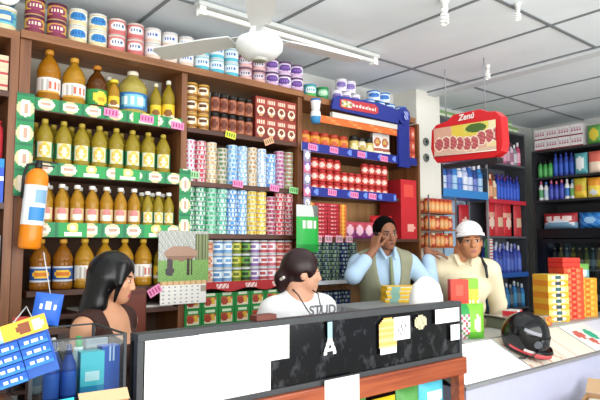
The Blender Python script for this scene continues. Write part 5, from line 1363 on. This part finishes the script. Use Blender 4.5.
# --- woman in brown by the cooking oil, in profile
p=Person('person','woman with long black hair in a brown top, in profile beside the cooking oil',(.935,2.56,0),math.radians(33),1.485,False,'d9a07c',sh=.160,chest=(.136,.095))
p.head(yaw=20,pitch=11,roll=0,w=.97,dz=.030,neck_r=.047)
p.arm(-1,(-.200,.05,.97),(-.16,-.13,.80),.040,((.2,-.8,-.5),(-.9,0,.2),(.2,-.6,.7),{}))
p.arm(1,(.200,.05,.97),(.17,-.12,.80),.040,((-.2,-.8,-.5),(.9,0,.2),(-.2,-.6,.7),{}))
p.build_body([M('c8506a',.4),DRKEYE,M('1c1210',.7),M('e8e0d8',.4)])
HB1=M('0d0b0d',.32,wear_glint=.2,scale=60)
F=p.hair_field(.014,(0,-.100,-.034),(.060,.072,.090),-.10)
def hpt(*a): return tuple(p.hp(*a))
for s in (-1,1):
    F.cone(hpt(s*.055,-.040,.075),hpt(s*.074,-.046,-.01),.020,.014,.02); F.cone(hpt(s*.074,-.046,-.01),hpt(s*.070,-.040,-.095),.013,.007,.012)
    F.cone(hpt(s*.062,.020,.0),hpt(s*.068,.032,-.13),.034,.034,.03); F.cone(hpt(s*.068,.032,-.13),hpt(s*.080,.055,-.22),.034,.020,.03)
F.cone(hpt(0,.060,.02),hpt(0,.072,-.14),.056,.050,.04); F.cone(hpt(0,.072,-.14),hpt(.0,.082,-.27),.050,.030,.04)
F.cone(hpt(-.045,.055,.0),hpt(-.055,.07,-.18),.045,.036,.04); F.cone(hpt(.045,.055,.0),hpt(.055,.07,-.18),.045,.036,.04)
p.part('hair',F,HB1,.0065)
F=Field().extend(p.T,.010,.045)
F.cut_ell((0,-.085,1.28),(.085,.13,.175),k=.012)
for s in (-1,1): F.cut_ell((s*.222,.0,1.19),(.080,.12,.085),k=.012)
F.cut_half((0,0,1.265),(0,0,1)) if False else None
p.part('top',F,M('3d211a',.75,wear_glint=.15),.007)
p.trousers(M('23283a',.8)); p.shoes()
e=p.hp(-.079,-.002,-.046); ob('earring',MB().lathe([(.006,-.006,'e8e4d8'),(.008,0,'e8e4d8'),(.006,.006,'e8e4d8')],10),p.t,tuple(e))

# --- woman in the white printed shirt
p=Person('person','woman in a white printed T-shirt with tied dark hair, looking away along the counter',(1.945,2.43,0),math.radians(-6),1.495,False,'d6a184',sh=.166,chest=(.152,.112))
p.head(yaw=70,pitch=5,roll=0,w=1.05,neck_r=.054,dz=.020)
p.arm(-1,(-.245,.03,.97),(-.22,-.06,.76),.052,((.05,-.2,-1),(-1,0,0),(.2,-1,0),{}))
p.arm(1,(.245,.03,.97),(.22,-.06,.76),.052,((-.05,-.2,-1),(1,0,0),(-.2,-1,0),{}))
p.build_body([M('b86a62',.45),DRKEYE,M('22140f',.7),M('e8e0d8',.4)])
HB2=M('240a0c',.4,wear_glint=.25,scale=60)
F=p.hair_field(.012,(0,-.104,-.040),(.064,.082,.100),-.085)
for s in (-1,1): F.cut_ell(tuple(p.hp(s*.09,-.005,-.03)),(.028,.028,.034),k=.008)
F.ell(tuple(p.hp(0,.108,-.040)),(.046,.042,.050),k=.03); F.cone(tuple(p.hp(0,.10,-.05)),tuple(p.hp(-.01,.11,-.10)),.036,.022,.03)
p.part('hair',F,HB2,.0065)
ob('hair_clip',MB().box(-.020,.020,-.006,.006,-.007,.007,'e4dcd4').mesh('hair_clip',.003),p.t,tuple(p.hp(-.052,.118,-.040)),(0,.4,1.6))
F=Field().extend(p.T,.014,.05)
for s in (-1,1): p.arm_field(s,F,.020,.72)
F.cut_ell((0,-.035,1.325),(.085,.105,.085),k=.012)
shirt=p.part('shirt',F,M('eeeeee',.8,wear_glint=.04),.007)
p.trousers(M('2b3450',.8)); p.shoes()
# lettering and grey print on the chest follow the cloth
def on_front(x,z,F,y0=-.30):
    y=y0; P=V3(x,y,z)
    return y
def wrap(o,surf,gap=.0015):
    md=o.modifiers.new('wrap','SHRINKWRAP'); md.target=surf; md.wrap_method='PROJECT'; md.use_project_y=True; md.use_positive_direction=True; md.use_negative_direction=False; md.offset=gap; md.wrap_mode='ABOVE_SURFACE'
me_o=text('shirt_lettering','STUDIO',.064,M('6f7279',.7),p.t,(-.035,-.32,1.228),ext=0,bold=.002)
bm=bmesh.new(); bm.from_mesh(me_o.data); bmesh.ops.triangulate(bm,faces=bm.faces); bmesh.ops.subdivide_edges(bm,edges=bm.edges,cuts=2); bm.to_mesh(me_o.data); bm.free(); wrap(me_o,shirt)
b=MB(); b.grid((-.11,-.32,1.06),(.22,0,0),(0,0,.125),26,16,lambda u,v:'8a8d94' if ell(u,v,.5,.5,.46,.46) and (int(u*26)*5+int(v*16)*3)%7>1 else None)
g=ob('shirt_print',b,p.t); wrap(g,shirt)
F=Field()
pts=[(-.052,.0,1.31),(-.062,-.07,1.285),(-.045,-.128,1.215),(.0,-.158,1.14),(.045,-.128,1.215),(.066,-.07,1.285),(.055,0,1.315)]
c_=ob('neck_cord',MB().tube([(x,y-.012,z) for x,y,z in pts],.0035,'3a3a44',6),p.t)

# --- man telephoning, arm out to the other man's shoulder
MAN2=(3.78,2.70,0)
p=Person('person','man in a light blue shirt and olive waistcoat holding a phone to his ear',(2.975,2.77,0),math.radians(-28),1.775,True,'8a5a40',sh=.195,chest=(.165,.11),lean=.05)
p.head(yaw=8,pitch=10,roll=-6,w=1.0)
ear=p.hp(-.088,-.01,-.035)
wr=ear+V3(-.030,-.055,-.075)
p.arm(-1,(-.275,-.20,1.345),tuple(wr),.047,((.25,.20,.9),(-.75,-.55,.25),(.35,-.75,.1),{'curl':.55,'size':1.0}))
tgt=p.local((3.415,2.625,1.490))
p.arm(1,(.33,-.10,1.235),tuple(tgt+V3(-.075,.02,.022)),.047,((1,-.12,-.25),(.2,-.25,1),(-.1,-1,.0),{'curl':.22,'size':1.0}))
p.build_body([M('7a4038',.45),DRKEYE,M('17100d',.7),M('cfc4ba',.4)],.006)
F=p.hair_field(.006,(0,-.112,.006),(.084,.088,.098),-.045)
for s in (-1,1): F.cut_ell(tuple(p.hp(s*.09,.0,-.03)),(.028,.034,.040),k=.008)
HB3=M('060404',.9,wear_glint=.3,scale=80); HB3.node_tree.nodes['Principled BSDF'].inputs['Specular IOR Level'].default_value=.1; p.part('hair',F,HB3,.0065)
ph=ear+V3(-.010,-.012,-.004)
o=ob('mobile_phone',MB().box(-.006,.006,-.022,.022,-.055,.055,'1a1b1e').mesh('mobile_phone',.003),None); o.parent=p.t; o.location=tuple(ph); o.rotation_euler=(.45,.15,.25)
BL=M('a9c4de',.8,wear_glint=.08)
F=Field().extend(p.T,.012,.05)
p.arm_field(-1,F,.017,1.55); p.arm_field(1,F,.017,1.72)
F.cut_ell((0,-.060,1.54),(.045,.09,.075),k=.012)
for s in (-1,1): F.cone((s*.055,-.045+p.ly(1.50),1.527),(s*.035,-.118+p.ly(1.43),1.46),.014,.012,.012)
p.part('shirt',F,BL,.007)
F=Field().extend(p.T,.022,.05)
F.cut_ell((0,-.12,1.43),(.085,.14,.24),k=.02)
for s in (-1,1): F.cut_ell((s*.245,0,1.39),(.085,.16,.13),k=.015)
F.cut_half((0,0,.90),(0,0,-1))
p.part('waistcoat',F,M('8a8a72',.85,wear_glint=.1),.007)
F=Field(); F.cone((0,-.122+p.ly(1.45),1.46),(.012,-.150+p.ly(1.2),1.19),.012,.018,.01); F.cone((.012,-.150+p.ly(1.2),1.19),(.012,-.150,1.06),.018,.014,.01)
p.part('necktie',F,M('7f8a6c',.7),.006)
p.trousers(M('3a3a40',.8)); p.shoes()

# --- man with the white cap
p=Person('person','man in a white cap and cream collared shirt behind the white display counter',MAN2,math.radians(-47),1.705,True,'bd8059',sh=.200,chest=(.190,.125),lean=.22)
p.headc=(.045,p.headc[1],p.headc[2])
p.head(yaw=3,pitch=2,roll=-3,w=1.15,neck_r=.062,dz=.004)
p.arm(-1,(-.285,-.02,1.10),(-.28,-.02,.86),.052,((.5,-.8,-.1),(-.3,.2,.9),(.6,.2,.2),{}))
p.arm(1,(.285,-.02,1.10),(.28,-.02,.86),.052,((-.5,-.8,-.1),(.3,.2,.9),(-.6,.2,.2),{}))
p.build_body([M('9c5a4c',.45),DRKEYE,M('5a4334',.7),M('d2c8be',.4)])
F=p.hair_field(.006,(0,-.105,-.03),(.082,.085,.10),-.035)
for s in (-1,1): F.cut_ell(tuple(p.hp(s*.09,.0,-.03)),(.028,.034,.040),k=.008)
p.part('hair',F,M('4a4038',.7,wear_glint=.3,scale=80),.0065)
CAPM=M('f0f0f0',.7,wear_glint=.03)
F=Field(); c=V3(*p.hc); w=p.hw
F.ell(c+V3(0,.016,.046)*w,V3(.086,.104,.086)*w,k=.01); F.cut_half(tuple(c+V3(0,-.05,.050)*w),(0,.16,-1))
F.xform(p.R,p.np); p.part('cap',F,CAPM,.006)
b=MB(); n_=16; vs=[]
for k in range(n_+1):
    a=PI+PI*(.10+.80*k/n_)
    for rr_,dz_ in ((.98,0),(1.25,-.004),(1.48,-.014)):
        q=V3(.082*math.cos(a)*min(rr_,1.12),.016+.098*math.sin(a)*rr_,.056+dz_-.028*abs(math.cos(a))**2*(rr_-.9))
        vs.append(tuple(p.hp(*q)))
for k in range(n_):
    for j in range(2): b.f.append((k*3+j,k*3+j+1,k*3+j+4,k*3+j+3)); b.m.append(b.mi(CAPM)); b.s.append(True)
b.v=vs; o=ob('cap_brim',b,p.t); md=o.modifiers.new('thick','SOLIDIFY'); md.thickness=.006; md.offset=0
CR=M('ecdfbd',.8,wear_glint=.05)
F=Field().extend(p.T,.016,.05)
for s in (-1,1): p.arm_field(s,F,.022,1.35)
F.cut_ell((0,-.10+p.ly(1.47),1.475),(.052,.10,.080),k=.012)
for s in (-1,1): F.cone((s*.062,-.03+p.ly(1.47),1.468),(s*.045,-.118+p.ly(1.40),1.405),.017,.013,.012)
p.part('shirt',F,CR,.007)
F=Field(); F.cone((.135,.0+p.ly(1.40),1.452),(.150,-.105+p.ly(1.36),1.395),.011,.011,.01); F.cone((.150,-.105+p.ly(1.36),1.395),(.158,-.128+p.ly(1.31),1.315),.011,.010,.01)
p.part('shoulder_strap',F,M('2a2c34',.7),.006)
p.trousers(M('4a4640',.8)); p.shoes()

# ------------------------------------------------------------------ light and camera
w=bpy.data.worlds.new('World'); scn.world=w; w.use_nodes=True
bg=w.node_tree.nodes['Background']; bg.inputs[0].default_value=(.86,.93,1,1); bg.inputs[1].default_value=.9
def area(name,loc,rot,sx,sy,power,colr):
    l=bpy.data.lights.new(name,'AREA'); l.shape='RECTANGLE'; l.size=sx; l.size_y=sy; l.energy=power; l.color=colr
    o=bpy.data.objects.new(name,l); COL.objects.link(o); o.location=loc; o.rotation_euler=rot; return o
area('shopfront_daylight',(1.4,YF-.05,1.7),(math.radians(82),0,0),6.5,2.4,260,(1,.98,.95))
area('ceiling_fill',(2.22,2.0,CZ-.05),(0,0,0),4,2.2,26,(.95,1,1))  # broad fill added under the ceiling; the tube itself is unlit
cam=bpy.data.cameras.new('camera'); cam.sensor_width=36; cam.lens=560/600*36; cam.clip_start=.05
co=bpy.data.objects.new('camera',cam); COL.objects.link(co); co.location=(0,0,1.55)
co.rotation_euler=(PI/2+math.atan(45/560),0,math.atan2(.78,.625)-PI/2)
scn.camera=co
vs=scn.view_settings; vs.view_transform='Standard'; vs.look='None'; vs.gamma=1; vs.use_curve_mapping=False; vs.exposure=0
scn.cycles.use_denoising=True; scn.cycles.max_bounces=8; scn.cycles.transparent_max_bounces=12
scn.cycles.sample_clamp_indirect=6
